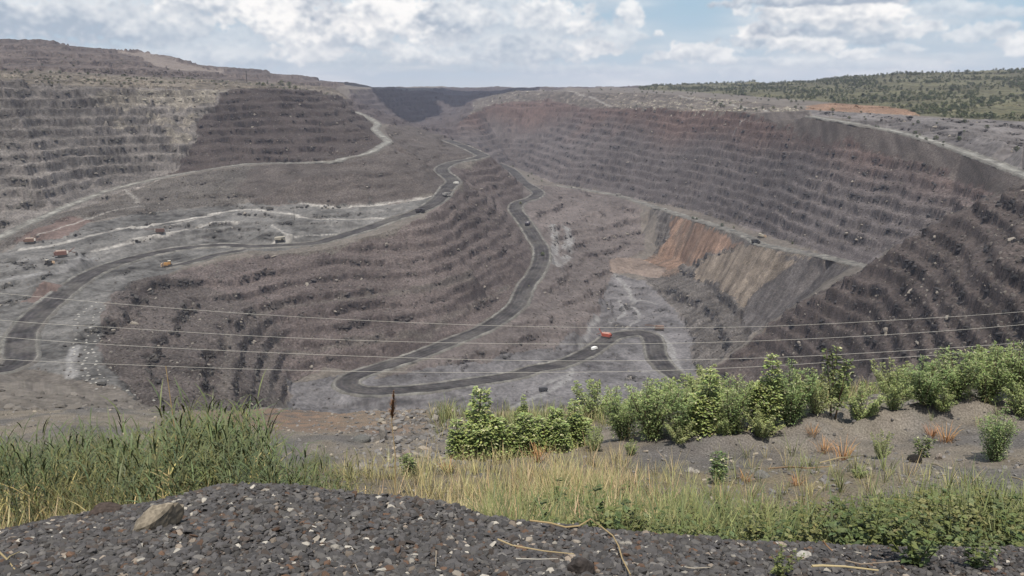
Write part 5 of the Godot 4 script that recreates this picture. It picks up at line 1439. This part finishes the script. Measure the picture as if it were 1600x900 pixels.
	survey("west_slope3", 40, [70.5,-259.2,-1009.3, 72.3,-267.2,-925.1])
	survey("west_slope4", 40, [105.2,-258.2,-1089.9, 100.9,-264.6,-999.1])
	survey("flank_toe", 25, [203.7,-262.3,-1233.5, 212.5,-271.8,-1146.5, 215.8,-280.8,-1059.9, 208.3,-284.4,-957.1, 188.8,-285.2,-854.4])
	survey("bowl1", 25, [157.8,-210.3,-1491.3, 196.5,-219.3,-1483.1, 237.1,-229.3,-1474.6])
	survey("bowl2", 25, [173.8,-228.3,-1412.9, 215.8,-244.3,-1417.4, 242.8,-252.3,-1383.4])
	survey("flank_mid", 25, [224,-258.2,-1331.3, 259.4,-257.8,-1303, 267.9,-260.9,-1119.8, 260.7,-264.6,-955.8])
	survey("gully", 25, [348.8,-204.3,-935, 315.6,-230.3,-926.3, 267.6,-258.2,-901.7, 217.1,-277.2,-862.1])
	survey("wall_base_right", 30, [0,-198.3,-2289.9, 85.6,-201.3,-1902.4, 170.3,-201.3,-1743.1, 249.9,-201.3,-1579.6, 307,-201.3,-1451.2, 349.6,-197.3,-1211, 360.3,-188.3,-1026.1, 363.3,-174.3,-870.1, 393.9,-156.3,-860.5, 442.8,-123.3,-860.9, 481.3,-98.3,-842.4, 544.3,-94.3,-863.3])
	survey("rim_right", 50, [-137.4,-88.3,-2189, -109.7,-64.3,-2290.9, -66.1,-48.3,-2571.2, 0,-42.3,-2774.9, 145.9,-43.3,-2838, 250.5,-44.3,-2129.3, 328.1,-40.3,-1715.5, 408.4,-39.3,-1459.7])
	survey("spoil_toe", 40, [408.4,-39.3,-1459.7, 417.1,-60.3,-1281.3, 448.4,-73.3,-1233.4, 485.3,-80.3,-1165.6, 493.9,-85.3,-1068.6, 488.2,-89.3,-960.2, 489.1,-94.3,-881.1])
	survey("valley", 80, [-146.2,-105.3,-1973.4, -240.4,-112.3,-2321.1, -327.6,-114.3,-2772.4])
	survey("valley_left", 80, [-418.8,-34.8,-2300, -402.1,-73.2,-2600, -342.7,-119.6,-2900])
	survey("valley_left_top", 120, [-485.1,-0.5,-2600, -482.9,-0.8,-3000, -474.2,-6.5,-3600, -471.2,-5.5,-4600])
	survey("valley_back", 120, [-267.7,-112.5,-3300, -154.5,-84,-3500, -81.5,-51.7,-3700])
	survey("valley_back2", 120, [-352.4,-61.7,-4000, -263.9,-37.4,-4500, 0,-25.1,-4600])
	survey("far_rim", 150, [-702.2,0.9,-6000, -380.3,2.5,-5200, 0,3.6,-5200, 570.5,3.6,-5200, 950.8,3.6,-5200])
	survey("rim_upper_right", 60, [-145.2,-38.8,-3300, 0,-14.7,-3200, 131.8,-9.4,-3000, 276.8,-12.1,-2700, 376.9,-12.6,-2450, 451.5,-17.4,-2200, 488,-24.3,-1900, 512.1,-30.1,-1700, 516.6,-35.5,-1520, 593.8,-38.6,-1300, 621.3,-39.6,-1170, 657.4,-40.3,-1060])
	survey("rim_upper_mid", 60, [0,-30.3,-2950, 194.4,-28.9,-2650, 330.4,-34,-2250, 392.4,-34.2,-1780, 447.6,-36.5,-1560])
	survey("plain_right", 100, [0,-1.6,-3900, 270.7,-2.7,-3700, 482.9,-1.1,-3300])
	survey("hill_foot", 60, [424.5,-4.9,-2900, 533,-7.9,-2600, 593.6,-16.3,-2250, 615.1,-22.2,-1950, 624.1,-25.3,-1700, 661.4,-33.8,-1450, 705.3,-37.6,-1330, 761.6,-39.1,-1230])
	survey("hill_top", 80, [497.2,8.5,-3400, 626.9,16.5,-3300, 747.8,10.7,-3300, 818.6,11.5,-3200, 935.3,16.1,-3200, 1041.4,23.3,-3100, 1094.9,28,-3000, 1163.4,43.1,-2800, 1278.6,47.3,-2700, 1514.4,53,-2600, 1741,56.6,-2600])
	survey("hill_mid", 80, [691.5,-2.5,-2700, 773.8,-2,-2350, 900.3,-4.4,-2050, 1084,-9.1,-1850])
	survey("right_yard", 40, [529.3,-41.4,-1330, 540,-44.2,-1180, 528.2,-47.7,-1020, 505,-53.7,-850])
	survey("rim_left", 40, [-747.4,9.7,-1150, -683.6,9,-1170, -654.3,6.7,-1210, -612.3,4.2,-1250, -574.9,2.5,-1310, -515.7,1.5,-1410, -473.4,-1.6,-1470, -419.4,2.6,-1550, -374.4,-3.2,-1650, -366.2,-17,-1850, -418.8,-34.8,-2300])
	survey("left_shelf", 60, [-972,31.3,-1500, -885.6,29.5,-1520, -790.5,27.9,-1550, -708.8,23.3,-1620, -645.9,19.1,-1770, -612.3,15.3,-1950, -552.4,11.9,-2100, -471,3,-2300])
	survey("dump_foot", 60, [-1131.7,51,-1750, -1035.1,49.3,-1780, -931.4,48.1,-1830, -829.7,41.8,-1900, -747.3,30.5,-2050, -738.3,27.5,-2300])
	survey("dump_top", 60, [-1612,130.3,-2350, -1358,127,-2350, -1272.5,126.1,-2380, -1214.7,119.7,-2400, -1161.1,107.6,-2430, -1086.8,105.5,-2460, -1024.4,99.4,-2480, -970.1,91.4,-2500, -957.8,75.6,-2560, -922.9,68.3,-2700, -949.8,63,-2900, -873.6,61.9,-3000, -782.3,42.5,-2900, -698.4,30.2,-2900, -614.4,17.8,-2900, -559.5,3.4,-3000])
	survey("dump_back", 120, [-2600,101.7,-2900, -1700,91.7,-3200, -1300,41.7,-3400, -900,1.7,-3700, -700,-3.3,-4000])
	survey("spur", 20, [403.4,-66.3,-632.8, 400.2,-77.3,-674, 380,-108.3,-738.2, 349.1,-138.3,-762.5, 321.6,-163.3,-768.1, 298,-187.3,-787.2, 280.7,-213.3,-821.7, 257.2,-244.3,-843.8, 223.6,-269.9,-835.6, 199.8,-283.4,-828.5])
	survey("near_right1", 25, [310.3,-88.3,-460.9, 310.3,-97.3,-507, 324.5,-124.3,-586.5, 325.4,-155.3,-669.4, 308,-188.3,-735.1, 285.6,-223.3,-796.1, 249.1,-264.6,-833.7])
	survey("near_right2", 25, [264.2,-98.3,-386.9, 276.8,-120.3,-444.4, 297.8,-148.3,-546.4, 296.1,-184.3,-631, 286.3,-225.3,-729.6, 262.2,-260.9,-791.8])
	survey("near_right3", 25, [238.4,-116.3,-355.7, 263.7,-144.3,-440.1, 275,-176.3,-536.6, 277.4,-220.3,-637.3, 264,-262.3,-740.2, 219.7,-280.8,-791.9])
	survey("slope1", 12, [-36.9,-28.3,-25.8, -34.6,-28.3,-28.8, -32.1,-28.3,-31.6, -29.3,-28.3,-34.1, -26.4,-28.3,-36.5, -23.2,-28.3,-38.5, -19.9,-28.3,-40.3, -16.5,-28.3,-41.9, -13,-28.3,-43.1, -9.3,-28.3,-44, -5.6,-28.3,-44.6, -1.9,-28.3,-45, 1.9,-28.3,-45, 5.6,-28.3,-44.6, 9.3,-28.3,-44, 13,-28.3,-43.1, 16.5,-28.3,-41.9, 19.9,-28.3,-40.3, 23.2,-28.3,-38.5, 26.4,-28.3,-36.5, 29.3,-28.3,-34.1, 32.1,-28.3,-31.6, 34.6,-28.3,-28.8, 36.9,-28.3,-25.8])
	survey("slope1b", 8, [-24.4,-9.9,-8.9, -23.4,-9.9,-11.4, -22,-9.9,-13.8, -20.4,-9.9,-16.1, -18.6,-9.9,-18.2, -16.6,-9.9,-20, -14.3,-9.9,-21.7, -12,-9.9,-23.1, -9.4,-9.9,-24.2, -6.8,-9.9,-25.1, -4.1,-9.9,-25.7, -1.4,-9.9,-26, 1.4,-9.9,-26, 4.1,-9.9,-25.7, 6.8,-9.9,-25.1, 9.4,-9.9,-24.2, 12,-9.9,-23.1, 14.3,-9.9,-21.7, 16.6,-9.9,-20, 18.6,-9.9,-18.2, 20.4,-9.9,-16.1, 22,-9.9,-13.8, 23.4,-9.9,-11.4, 24.4,-9.9,-8.9])
	survey("slope2", 20, [-28.5,-68.3,-106.3, -15.7,-68.3,-108.9, -2.6,-68.3,-110, 10.5,-68.3,-109.5, 23.4,-68.3,-107.5, 36,-68.3,-104, 48.1,-68.3,-98.9, 59.5,-68.3,-92.5, 70,-68.3,-84.8, 79.6,-68.3,-75.9, 88.1,-68.3,-65.9, 95.3,-68.3,-55])
	survey("slope3", 30, [-51.7,-143.3,-224.1, -29.1,-143.3,-228.1, -6.2,-143.3,-229.9, 16.8,-143.3,-229.4, 39.6,-143.3,-226.6, 62,-143.3,-221.5, 83.8,-143.3,-214.2, 104.7,-143.3,-204.8, 124.7,-143.3,-193.3, 143.3,-143.3,-179.9, 160.6,-143.3,-164.7, 176.2,-143.3,-147.8])
	survey("slope4", 40, [-69.5,-238.3,-393.9, -49.4,-238.3,-396.9, -29.2,-238.3,-398.9, -8.9,-238.3,-399.9, 11.4,-238.3,-399.8, 31.7,-238.3,-398.7, 51.9,-238.3,-396.6, 72,-238.3,-393.5, 91.8,-238.3,-389.3, 111.5,-238.3,-384.2, 130.8,-238.3,-378, 149.8,-238.3,-370.9])
	survey("slope5", 40, [-77.9,-298.3,-554.6, -58.5,-298.3,-556.9, -39.1,-298.3,-558.6, -19.5,-298.3,-559.7, 0,-298.3,-560, 19.5,-298.3,-559.7, 39.1,-298.3,-558.6, 58.5,-298.3,-556.9, 77.9,-298.3,-554.6, 97.2,-298.3,-551.5, 116.4,-298.3,-547.8, 135.5,-298.3,-543.4])
	survey("left1", 15, [-69.3,-28.8,-40, -66.6,-28.8,-44.3, -63.7,-28.8,-48.4, -60.5,-28.8,-52.4, -57,-28.8,-56.1, -53.3,-28.8,-59.6, -49.5,-28.8,-62.9, -45.4,-28.8,-65.9, -41.1,-28.8,-68.6, -36.7,-28.8,-71.1, -32.1,-28.8,-73.3, -27.4,-28.8,-75.2])
	survey("left1b", 15, [-112.6,-46.3,-65, -108.2,-46.3,-72, -103.4,-46.3,-78.7, -98.2,-46.3,-85.1, -92.7,-46.3,-91.2, -86.7,-46.3,-96.9, -80.4,-46.3,-102.2, -73.7,-46.3,-107.1, -66.8,-46.3,-111.5, -59.6,-46.3,-115.5, -52.1,-46.3,-119.1, -44.5,-46.3,-122.2])
	survey("left2", 12, [-138.7,-64.3,-184.2, -120.6,-66.3,-190.2, -115.6,-68.3,-197.2, -108.1,-70.3,-200.5, -95.5,-73.3,-199.9, -87,-78.3,-202.3])
	survey("left3", 20, [-205.6,-108.3,-270, -176.2,-110.3,-274.9, -159.7,-114.3,-284.7, -141.3,-120.3,-293.3, -132.6,-138.3,-329.8])
	survey("left4", 40, [-392.6,-188.3,-520.5, -330.1,-188.8,-519.5, -297.9,-189.3,-520.8, -264.5,-189.3,-511.4])
	survey("left5", 40, [-356.8,-183.3,-673.9, -340.9,-186.3,-612.3, -304.5,-188.3,-558.8])
	survey("bank_top", 20, [-490.8,-167.3,-740.5, -472.5,-166.3,-768, -456.3,-165.3,-803.8, -441.4,-164.8,-823.1, -426,-164.3,-857, -405.9,-163.8,-893.8])
	survey("bank_toe", 20, [-462.1,-177.3,-692.6, -451.2,-176.3,-729.3, -437,-174.8,-768.1, -427.2,-173.3,-802.9, -414.7,-171.9,-845.1, -397.7,-169.9,-885.9])
	survey("heap", 10, [-426.9,-170.8,-743, -421.9,-168.8,-752.3, -410.5,-170.8,-745.5])
	survey("plateau2", 40, [-516.7,-166.3,-782.1, -510.5,-164.3,-833.5, -497.9,-164.8,-880.8, -463.4,-164.3,-892.8, -428.7,-163.3,-938.2, -398,-161.3,-969.3, -367.2,-159.3,-1008])
	survey("plateau3", 40, [-526.3,-156.3,-935.3, -512.9,-153.3,-979.9, -475.1,-150.3,-1046.8, -432.9,-148.3,-1060.8, -385.3,-145.3,-1086.3, -343.8,-144.3,-1084.9])
	survey("plateau4", 40, [-329,-156.3,-1033.8, -266.9,-151.3,-1037.4, -199.8,-153.3,-1014.2, -161.1,-153.8,-1012.4])
	survey("plateau5", 40, [-283.5,-163.3,-981.2, -221.5,-162.3,-970.8, -326.2,-162.3,-975.2])
	survey("nose_toe", 40, [-270.9,-142.3,-1088.5, -213.7,-147.3,-1088.8, -167.4,-146.8,-1109.8, -120.4,-143.3,-1141.7, -101.5,-140.3,-1173.8])
	survey("nose_mid", 40, [-268.3,-110.3,-1120.2, -205.8,-110.3,-1145.8, -160.8,-106.3,-1195.9, -133.3,-102.3,-1277.4])
	survey("nose_side", 40, [-169.1,-98.3,-1421.5, -159,-98.3,-1587.2])
	survey("off_right", 60, [420,-58.3,-300, 500,-48.3,-500, 700,-53.3,-700, 900,-48.3,-900, 1300,-18.3,-1300])
	survey("off_left", 40, [-330,-68.3,-300, -480,-128.3,-500, -600,-163.3,-700, -680,-170.3,-860, -760,-118.3,-960, -860,1.7,-1120])
	survey("plain", 0, [-0,-6.3,6200, -1107.1,-6.3,6100.4, -2178.5,-6.3,5804.7, -3180,-6.3,5322.4, -4079.2,-6.3,4669, -4847.4,-6.3,3865.6, -5459.7,-6.3,2938, -5896.6,-6.3,1915.9, -6143.9,-6.3,832.2, -6193.8,-6.3,-278.2, -6044.6,-6.3,-1379.6, -5701.1,-6.3,-2436.8, -5174.4,-6.3,-3415.6, -4481.3,-6.3,-4284.6, -3644.3,-6.3,-5015.9, -2690.1,-6.3,-5586, -1649.4,-6.3,-5976.6, -555.8,-6.3,-6175, 555.8,-6.3,-6175, 1649.4,-6.3,-5976.6, 2690.1,-6.3,-5586, 3644.3,-6.3,-5015.9, 4481.3,-6.3,-4284.6, 5174.4,-6.3,-3415.6, 5701.1,-6.3,-2436.8, 6044.6,-6.3,-1379.6, 6193.8,-6.3,-278.2, 6143.9,-6.3,832.2, 5896.6,-6.3,1915.9, 5459.7,-6.3,2938, 4847.4,-6.3,3865.6, 4079.2,-6.3,4669, 3180,-6.3,5322.4, 2178.5,-6.3,5804.7, 1107.1,-6.3,6100.4])
	survey("plain", 0, [-0,-10.3,7600, -1357,-10.3,7477.9, -2670.4,-10.3,7115.4, -3898,-10.3,6524.2, -5000.3,-10.3,5723.3, -5941.9,-10.3,4738.5, -6692.5,-10.3,3601.4, -7228,-10.3,2348.5, -7531.2,-10.3,1020.2, -7592.3,-10.3,-341, -7409.5,-10.3,-1691.2, -6988.4,-10.3,-2987, -6342.8,-10.3,-4186.8, -5493.2,-10.3,-5252.1, -4467.2,-10.3,-6148.5, -3297.5,-10.3,-6847.4, -2021.9,-10.3,-7326.1, -681.3,-10.3,-7569.4, 681.3,-10.3,-7569.4, 2021.9,-10.3,-7326.1, 3297.5,-10.3,-6847.4, 4467.2,-10.3,-6148.5, 5493.2,-10.3,-5252.1, 6342.8,-10.3,-4186.8, 6988.4,-10.3,-2987, 7409.5,-10.3,-1691.2, 7592.3,-10.3,-341, 7531.2,-10.3,1020.2, 7228,-10.3,2348.5, 6692.5,-10.3,3601.4, 5941.9,-10.3,4738.5, 5000.3,-10.3,5723.3, 3898,-10.3,6524.2, 2670.4,-10.3,7115.4, 1357,-10.3,7477.9])
	survey("home", 0, [58,-2.3,-15.5, 59.4,-2.3,8.7, 51.1,-2.3,31.5, 34.4,-2.3,49.1, 12.1,-2.3,58.8, -12.1,-2.3,58.8, -34.4,-2.3,49.1, -51.1,-2.3,31.5, -59.4,-2.3,8.7, -58,-2.3,-15.5, 289.8,-2.3,-77.6, 296.8,-2.3,43.5, 255.3,-2.3,157.5, 172.1,-2.3,245.7, 60.7,-2.3,293.8, -60.7,-2.3,293.8, -172.1,-2.3,245.7, -255.3,-2.3,157.5, -296.8,-2.3,43.5, -289.8,-2.3,-77.6, 1159.1,-2.3,-310.6, 1187.3,-2.3,173.9, 1021.3,-2.3,630, 688.3,-2.3,983, 242.7,-2.3,1175.2, -242.7,-2.3,1175.2, -688.3,-2.3,983, -1021.3,-2.3,630, -1187.3,-2.3,173.9, -1159.1,-2.3,-310.6, 3380.7,-2.3,-905.9, 3463,-2.3,507.3, 2978.9,-2.3,1837.4, 2007.5,-2.3,2867, 707.8,-2.3,3427.7, -707.8,-2.3,3427.7, -2007.5,-2.3,2867, -2978.9,-2.3,1837.4, -3463,-2.3,507.3, -3380.7,-2.3,-905.9])
	survey("edge_far", 0, [-2500,-2.3,-5200, -1500,-2.3,-5600, 1500,-4.3,-5200, 2600,1.7,-4800, 3600,11.7,-3600, -4200,41.7,-3500, 3000,1.7,-2000, -3000,61.7,-1600, -2000,11.7,-900, 2000,-18.3,-900])
	region("shelf", [-1003,-1540, -897,-1540, -709,-1620, -642,-1760, -622,-1980, -558,-2120, -475,-2320, -421,-2310, -377,-1660, -422,-1560, -477,-1480, -579,-1320, -689,-1180, -758,-1160])
	region("dump", [-1016,-1560, -909,-1560, -718,-1640, -650,-1780, -628,-2000, -566,-2150, -477,-2330, -615,-3300, -961,-3300, -1260,-2900, -1676,-2900, -1989,-2900])
	region("dump_pale", [-1099,-2428, -1010,-2465, -963,-2468, -898,-2399, -857,-2380, -838,-2557, -801,-2444, -812,-2230, -878,-2155, -979,-2346, -1037,-2384])
	region("left_pale", [-758,-1160, -689,-1180, -617,-1260, -579,-1320, -519,-1420, -474,-1480, -474,-1442, -470,-1396, -474,-1344, -473,-1311, -477,-1285, -477,-1262, -498,-1238, -494,-1226, -549,-1037, -563,-924, -578,-843])
	region("limestone", [-605,-1252, -574,-1308, -515,-1408, -474,-1464, -480,-1408, -499,-1358, -543,-1322, -570,-1272, -596,-1248])
	region("limestone", [-545,-1286, -493,-1339, -471,-1335, -487,-1318, -532,-1288])
	region("limestone", [-586,-1221, -564,-1253, -536,-1273, -561,-1244])
	region("limestone", [-513,-1289, -485,-1310, -479,-1287, -501,-1274])
	region("left_painted_shade", [-474,-1480, -422,-1560, -377,-1660, -421,-2310, -332,-1878, -284,-1725, -251,-1578, -214,-1445, -197,-1337, -209,-1249, -248,-1212, -380,-1274, -494,-1226, -498,-1238, -477,-1262, -477,-1285, -473,-1311, -474,-1344, -470,-1396, -474,-1442])  # outline of the cloud shadow painted on the upper left wall
	region("left_low", [-572,-834, -561,-922, -547,-1034, -497,-1205, -417,-1240, -370,-1240, -344,-1085, -385,-1086, -433,-1061, -475,-1047, -513,-980, -526,-935, -540,-884, -551,-802])
	region("plateau", [-551,-802, -540,-884, -526,-935, -475,-1047, -385,-1086, -312,-1088, -271,-1090, -214,-1089, -167,-1110, -95,-1153, -93,-1126, -119,-1050, -170,-996, -225,-944, -282,-925, -335,-873, -342,-827, -369,-798, -358,-739, -327,-654, -311,-616, -287,-574, -258,-536, -223,-495, -248,-520, -294,-545, -328,-560, -355,-560, -422,-560])
	region("red_slope", [-540,-908, -541,-966, -525,-1021, -503,-1005, -496,-967, -502,-937, -514,-911])
	region("red_slope", [-429,-719, -428,-741, -438,-778, -421,-768, -411,-746, -404,-714])
	region("nose", [-372,-1246, -246,-1198, -206,-1231, -195,-1337, -204,-1436, -236,-1594, -229,-1936, -157,-1929, -94,-1681, -67,-1500, -102,-1444, -114,-1384, -97,-1289, -85,-1238, -93,-1173, -167,-1110, -214,-1089, -271,-1088, -327,-1082, -365,-1129])
	region("mound", [-369,-798, -342,-827, -315,-876, -278,-908, -212,-927, -174,-950, -141,-980, -107,-1008, -83,-1104, -72,-1230, -103,-1384, -44,-1479, -15,-2015, 22,-1700, 45,-1573, 5,-1439, 0,-1380, 21,-1281, 30,-1214, 28,-1153, 15,-1075, 0,-981, -39,-904, -99,-841, -150,-791, -192,-785, -207,-747, -220,-778, -234,-812, -298,-822])
	region("near_left", [-369,-798, -358,-739, -327,-654, -311,-616, -287,-574, -258,-536, -223,-495, -181,-450, -195,-690, -207,-747, -220,-778, -234,-812, -298,-822, -342,-827])
	region("floor", [-207,-747, -150,-791, -129,-774, -64,-815, 35,-888, 96,-986, 129,-1152, 148,-1205, 192,-1186, 216,-1060, 209,-955, 188,-833, 118,-736, -159,-663, -180,-639])
	region("west", [22,-1700, 53,-1683, 91,-1731, 199,-1655, 230,-1526, 222,-1389, 149,-1209, 129,-1152, 96,-986, 72,-925, 35,-888, -64,-815, -129,-774, -124,-782, -59,-848, 0,-929, 28,-1039, 49,-1153, 51,-1210, 30,-1321, 16,-1410])
	region("right_wall", [-137,-2189, -110,-2291, -66,-2571, 0,-2775, 138,-2687, 250,-2129, 328,-1715, 408,-1460, 417,-1281, 427,-1174, 449,-1079, 459,-992, 462,-909, 458,-825, 449,-756, 430,-836, 397,-867, 369,-884, 359,-1023, 348,-1204, 305,-1443, 249,-1572, 170,-1743, 85,-1891, 0,-2179, -55,-1547])
	region("valley", [-421,-2310, -485,-2600, -474,-3600, -380,-5200, 951,-5200, 483,-3300, 0,-3900, -143,-3250, -66,-2571, -110,-2291, -137,-2189, -55,-1547, -91,-1682, -157,-1929, -229,-1936, -242,-1636, -279,-1760, -337,-1877])
	region("flank", [246,-1478, 266,-1404, 292,-1285, 320,-1131, 334,-1016, 354,-925, 354,-853, 335,-888, 299,-877, 259,-872, 212,-842, 188,-833, 209,-955, 216,-1060, 192,-1186, 192,-1254, 243,-1383])
	region("orange_slope", [264,-1396, 282,-1342, 304,-1211, 314,-1083, 306,-1145, 283,-1215, 253,-1259, 227,-1203, 203,-1230, 186,-1281, 224,-1331, 255,-1339])
	region("platform", [146,-1268, 201,-1312, 229,-1243, 212,-1199, 173,-1216, 145,-1214])
	region("beige_slope", [311,-1116, 333,-1015, 352,-938, 330,-979, 305,-989, 277,-977, 274,-1012, 273,-1106, 262,-1174, 266,-1217, 287,-1192])
	region("yard", [340,-1073, 356,-1008, 365,-891, 361,-943, 338,-1006])
	region("grey_slope", [326,-1027, 354,-925, 354,-853, 335,-888, 299,-877, 262,-884, 272,-971, 305,-989, 331,-982])
	region("right_upper", [-110,-2291, -143,-3250, 0,-3200, 132,-3000, 277,-2700, 377,-2450, 452,-2200, 488,-1900, 512,-1700, 517,-1520, 408,-1460, 328,-1715, 250,-2129, 138,-2687, 0,-2775, -66,-2571])
	region("spoil", [408,-1460, 510,-1500, 443,-1279, 451,-1151, 476,-1073, 486,-934, 470,-785, 400,-604, 394,-623, 458,-825, 462,-909, 459,-992, 449,-1079, 427,-1174, 417,-1281])
	region("yard", [517,-1520, 594,-1300, 621,-1170, 657,-1060, 408,-603, 478,-798, 492,-946, 484,-1092, 475,-1215, 486,-1403])
	region("green", [424,-2900, 512,-3500, 646,-3400, 1240,-3400, 1514,-3200, 1746,-3000, 2073,-3000, 701,-1000, 670,-1080, 632,-1190, 612,-1320, 661,-1450, 624,-1700, 615,-1950, 594,-2250, 533,-2600])
	region("orange_bank", [519,-1540, 557,-1640, 620,-1690, 665,-1560, 662,-1440, 610,-1310, 581,-1360])
	region("near_right", [515,-765, 443,-747, 430,-836, 397,-867, 349,-834, 313,-828, 291,-852, 260,-853, 224,-839, 196,-826, 179,-778, 237,-662, 227,-315])
	track("pale", 5, [-519,-882, -489,-910, -474,-945, -454,-981, -419,-1004, -392,-1034, -368,-1059, -339,-1070, -296,-1059, -259,-1037, -226,-1028, -175,-1051, -146,-1044])
	track("pale", 3, [-368,-1059, -394,-1020, -403,-1003])
	track("pale", 3, [-526,-935, -513,-980, -505,-1044, -487,-1074, -471,-1085])
	track("pale", 5, [-271,-1088, -230,-1087, -187,-1100, -136,-1131, -96,-1157])
	track("pale", 4, [-449,-898, -436,-914, -421,-945, -398,-969, -364,-1020, -335,-1027])
	track("grey", 6, [-499,-814, -473,-834, -452,-845])
	track("grey", 5, [-467,-759, -448,-788, -437,-825, -437,-878])
	track("pale", 2.5, [-287,-1010, -259,-973, -232,-984, -208,-993])
	track("pale", 5, [-289,-948, -269,-966, -258,-968])
	track("pale", 4, [-527,-1159, -486,-1103])
	track("tan", 4, [-228,-786, -106,-850, -71,-908, -31,-987, -4,-1050])
	track("tan", 4, [-249,-801, -232,-832, -198,-850, -162,-873, -111,-902, -73,-946, -45,-981])
	track("tan", 5, [-254,-733, -232,-665, -205,-574, -197,-548])
	track("tan", 6, [-231,-771, -218,-726, -191,-634])
	track("grey", 9, [65,-1326, 64,-1238, 52,-1138, 82,-1220])
	track("grey", 10, [87,-1343, 90,-1307, 81,-1245])
	track("grey", 4, [76,-918, 90,-962, 95,-979, 129,-1036, 143,-1060, 147,-1079, 146,-1123])
	track("grey", 4, [117,-964, 147,-1018, 161,-1045, 164,-1079, 158,-1099, 174,-1123, 193,-1107])
	track("grey", 6, [148,-1205, 161,-1162, 165,-1123])
	track("grey", 4, [32,-798, 45,-815, 59,-829, 62,-843, 57,-851])
	track("grey", 5, [0,-736, 31,-773, 58,-821])
	track("grey", 6, [177,-987, 180,-935, 175,-855, 176,-806])
	track("pale", 6, [194,-2942, 233,-2643, 248,-2413, 248,-2177])
	track("pale", 6, [435,-2300, 433,-2150, 442,-1880, 444,-1680, 445,-1511])
	track("white", 2.5, [398,-1476, 389,-1482, 380,-1480])
	track("tan", 5, [23,-1522, 63,-1669])
	track("tan", 4, [-199,-1337, -182,-1286, -216,-1206])
	track("tan", 4, [-534,-923, -511,-905])
	track("grey", 5, [-298,-547, -317,-585, -328,-614])
	make_terrain()
	make_roads()
	make_foreground()
	make_plants()
	shovel(Vector2(-454, -845), .5, Color(.16, .085, .07), 1.0, .62, "large mining shovel with an orange house at the left edge of the terrace")
	shovel(Vector2(110, -964), 2.6, Color(.34, .08, .05), .92, 1.0, "bright red mining shovel on the pit floor beside the curve of the haul road")
	drill_rig(Vector2(-404, -966), 3.5, Color(.10, .06, .05), 1.1, .05, "dark drilling rig with its mast folded flat on the middle of the terrace")
	shovel(Vector2(-520, -908), .3, Color(.15, .095, .075), .9, .4, "small brown excavator at the foot of the reddish slope, far left")
	drill_rig(Vector2(179, -998), 3.0, Color(.16, .11, .09), 1.2, .03, "brown drilling rig on the pit floor right of the red shovel")
	dozer(Vector2(-359, -871), 3.3, Color(.36, .20, .075), 1.2, "yellow-orange bulldozer at the start of the dark side road")
	dump_truck(Vector2(-115, -1058), -.5, Color(.045, .04, .045), Color(.06, .055, .055), "black loaded dump truck on the main haul road, middle of the long rise")
	dump_truck(Vector2(-88, -1141), -.9, Color(.30, .29, .28), Color(.2, .19, .18), "grey dump truck on the main haul road below the bend")
	light_truck(Vector2(-80, -1223), 2.8, Color(.55, .54, .52), "white lorry at the bend where the main haul road turns", 1.15)
	dump_truck(Vector2(24, -1296), 1.3, Color(.06, .055, .07), Color(.25, .24, .23), "dark dump truck alone on the lower haul road")
	dump_truck(Vector2(317, -1093), -1.0, Color(.05, .05, .05), Color(.055, .05, .05), "dark dump truck at the end of the ridge road")
	dozer(Vector2(337, -1139), .4, Color(.36, .33, .27), 1.2, "pale yellow bulldozer beside the truck on the ridge road")
	light_truck(Vector2(92, -912), .7, Color(.85, .85, .84), "white tank lorry on the haul road left of the red shovel", 1.15)
	light_truck(Vector2(30, -778), .3, Color(.05, .05, .055), "small dark lorry near the bottom of the pit behind the bushes", 1.2)
	light_truck(Vector2(-305, -1066), .1, Color(.09, .085, .08), "dark lorry on the pale track across the terrace", 1.3)
	dump_truck(Vector2(-267, -965), .2, Color(.27, .25, .21), Color(.25, .23, .2), "pale sand-coloured dump truck beside the junction of the main haul road")
	light_truck(Vector2(207, -1655), .2, Color(.2, .19, .18), "small grey lorry parked on the ridge road, right of its far end", 1.5)
	dozer(Vector2(-451, -812), 1.2, Color(.06, .055, .05), 1.0, "dark bulldozer near the left shovel, lower on the terrace")
	make_far_trees()
	make_heaps()
	make_boulders()
	make_outcrops()
	make_poles()
	make_rocks()
	make_wires()
	make_sticks()
	make_cloud()
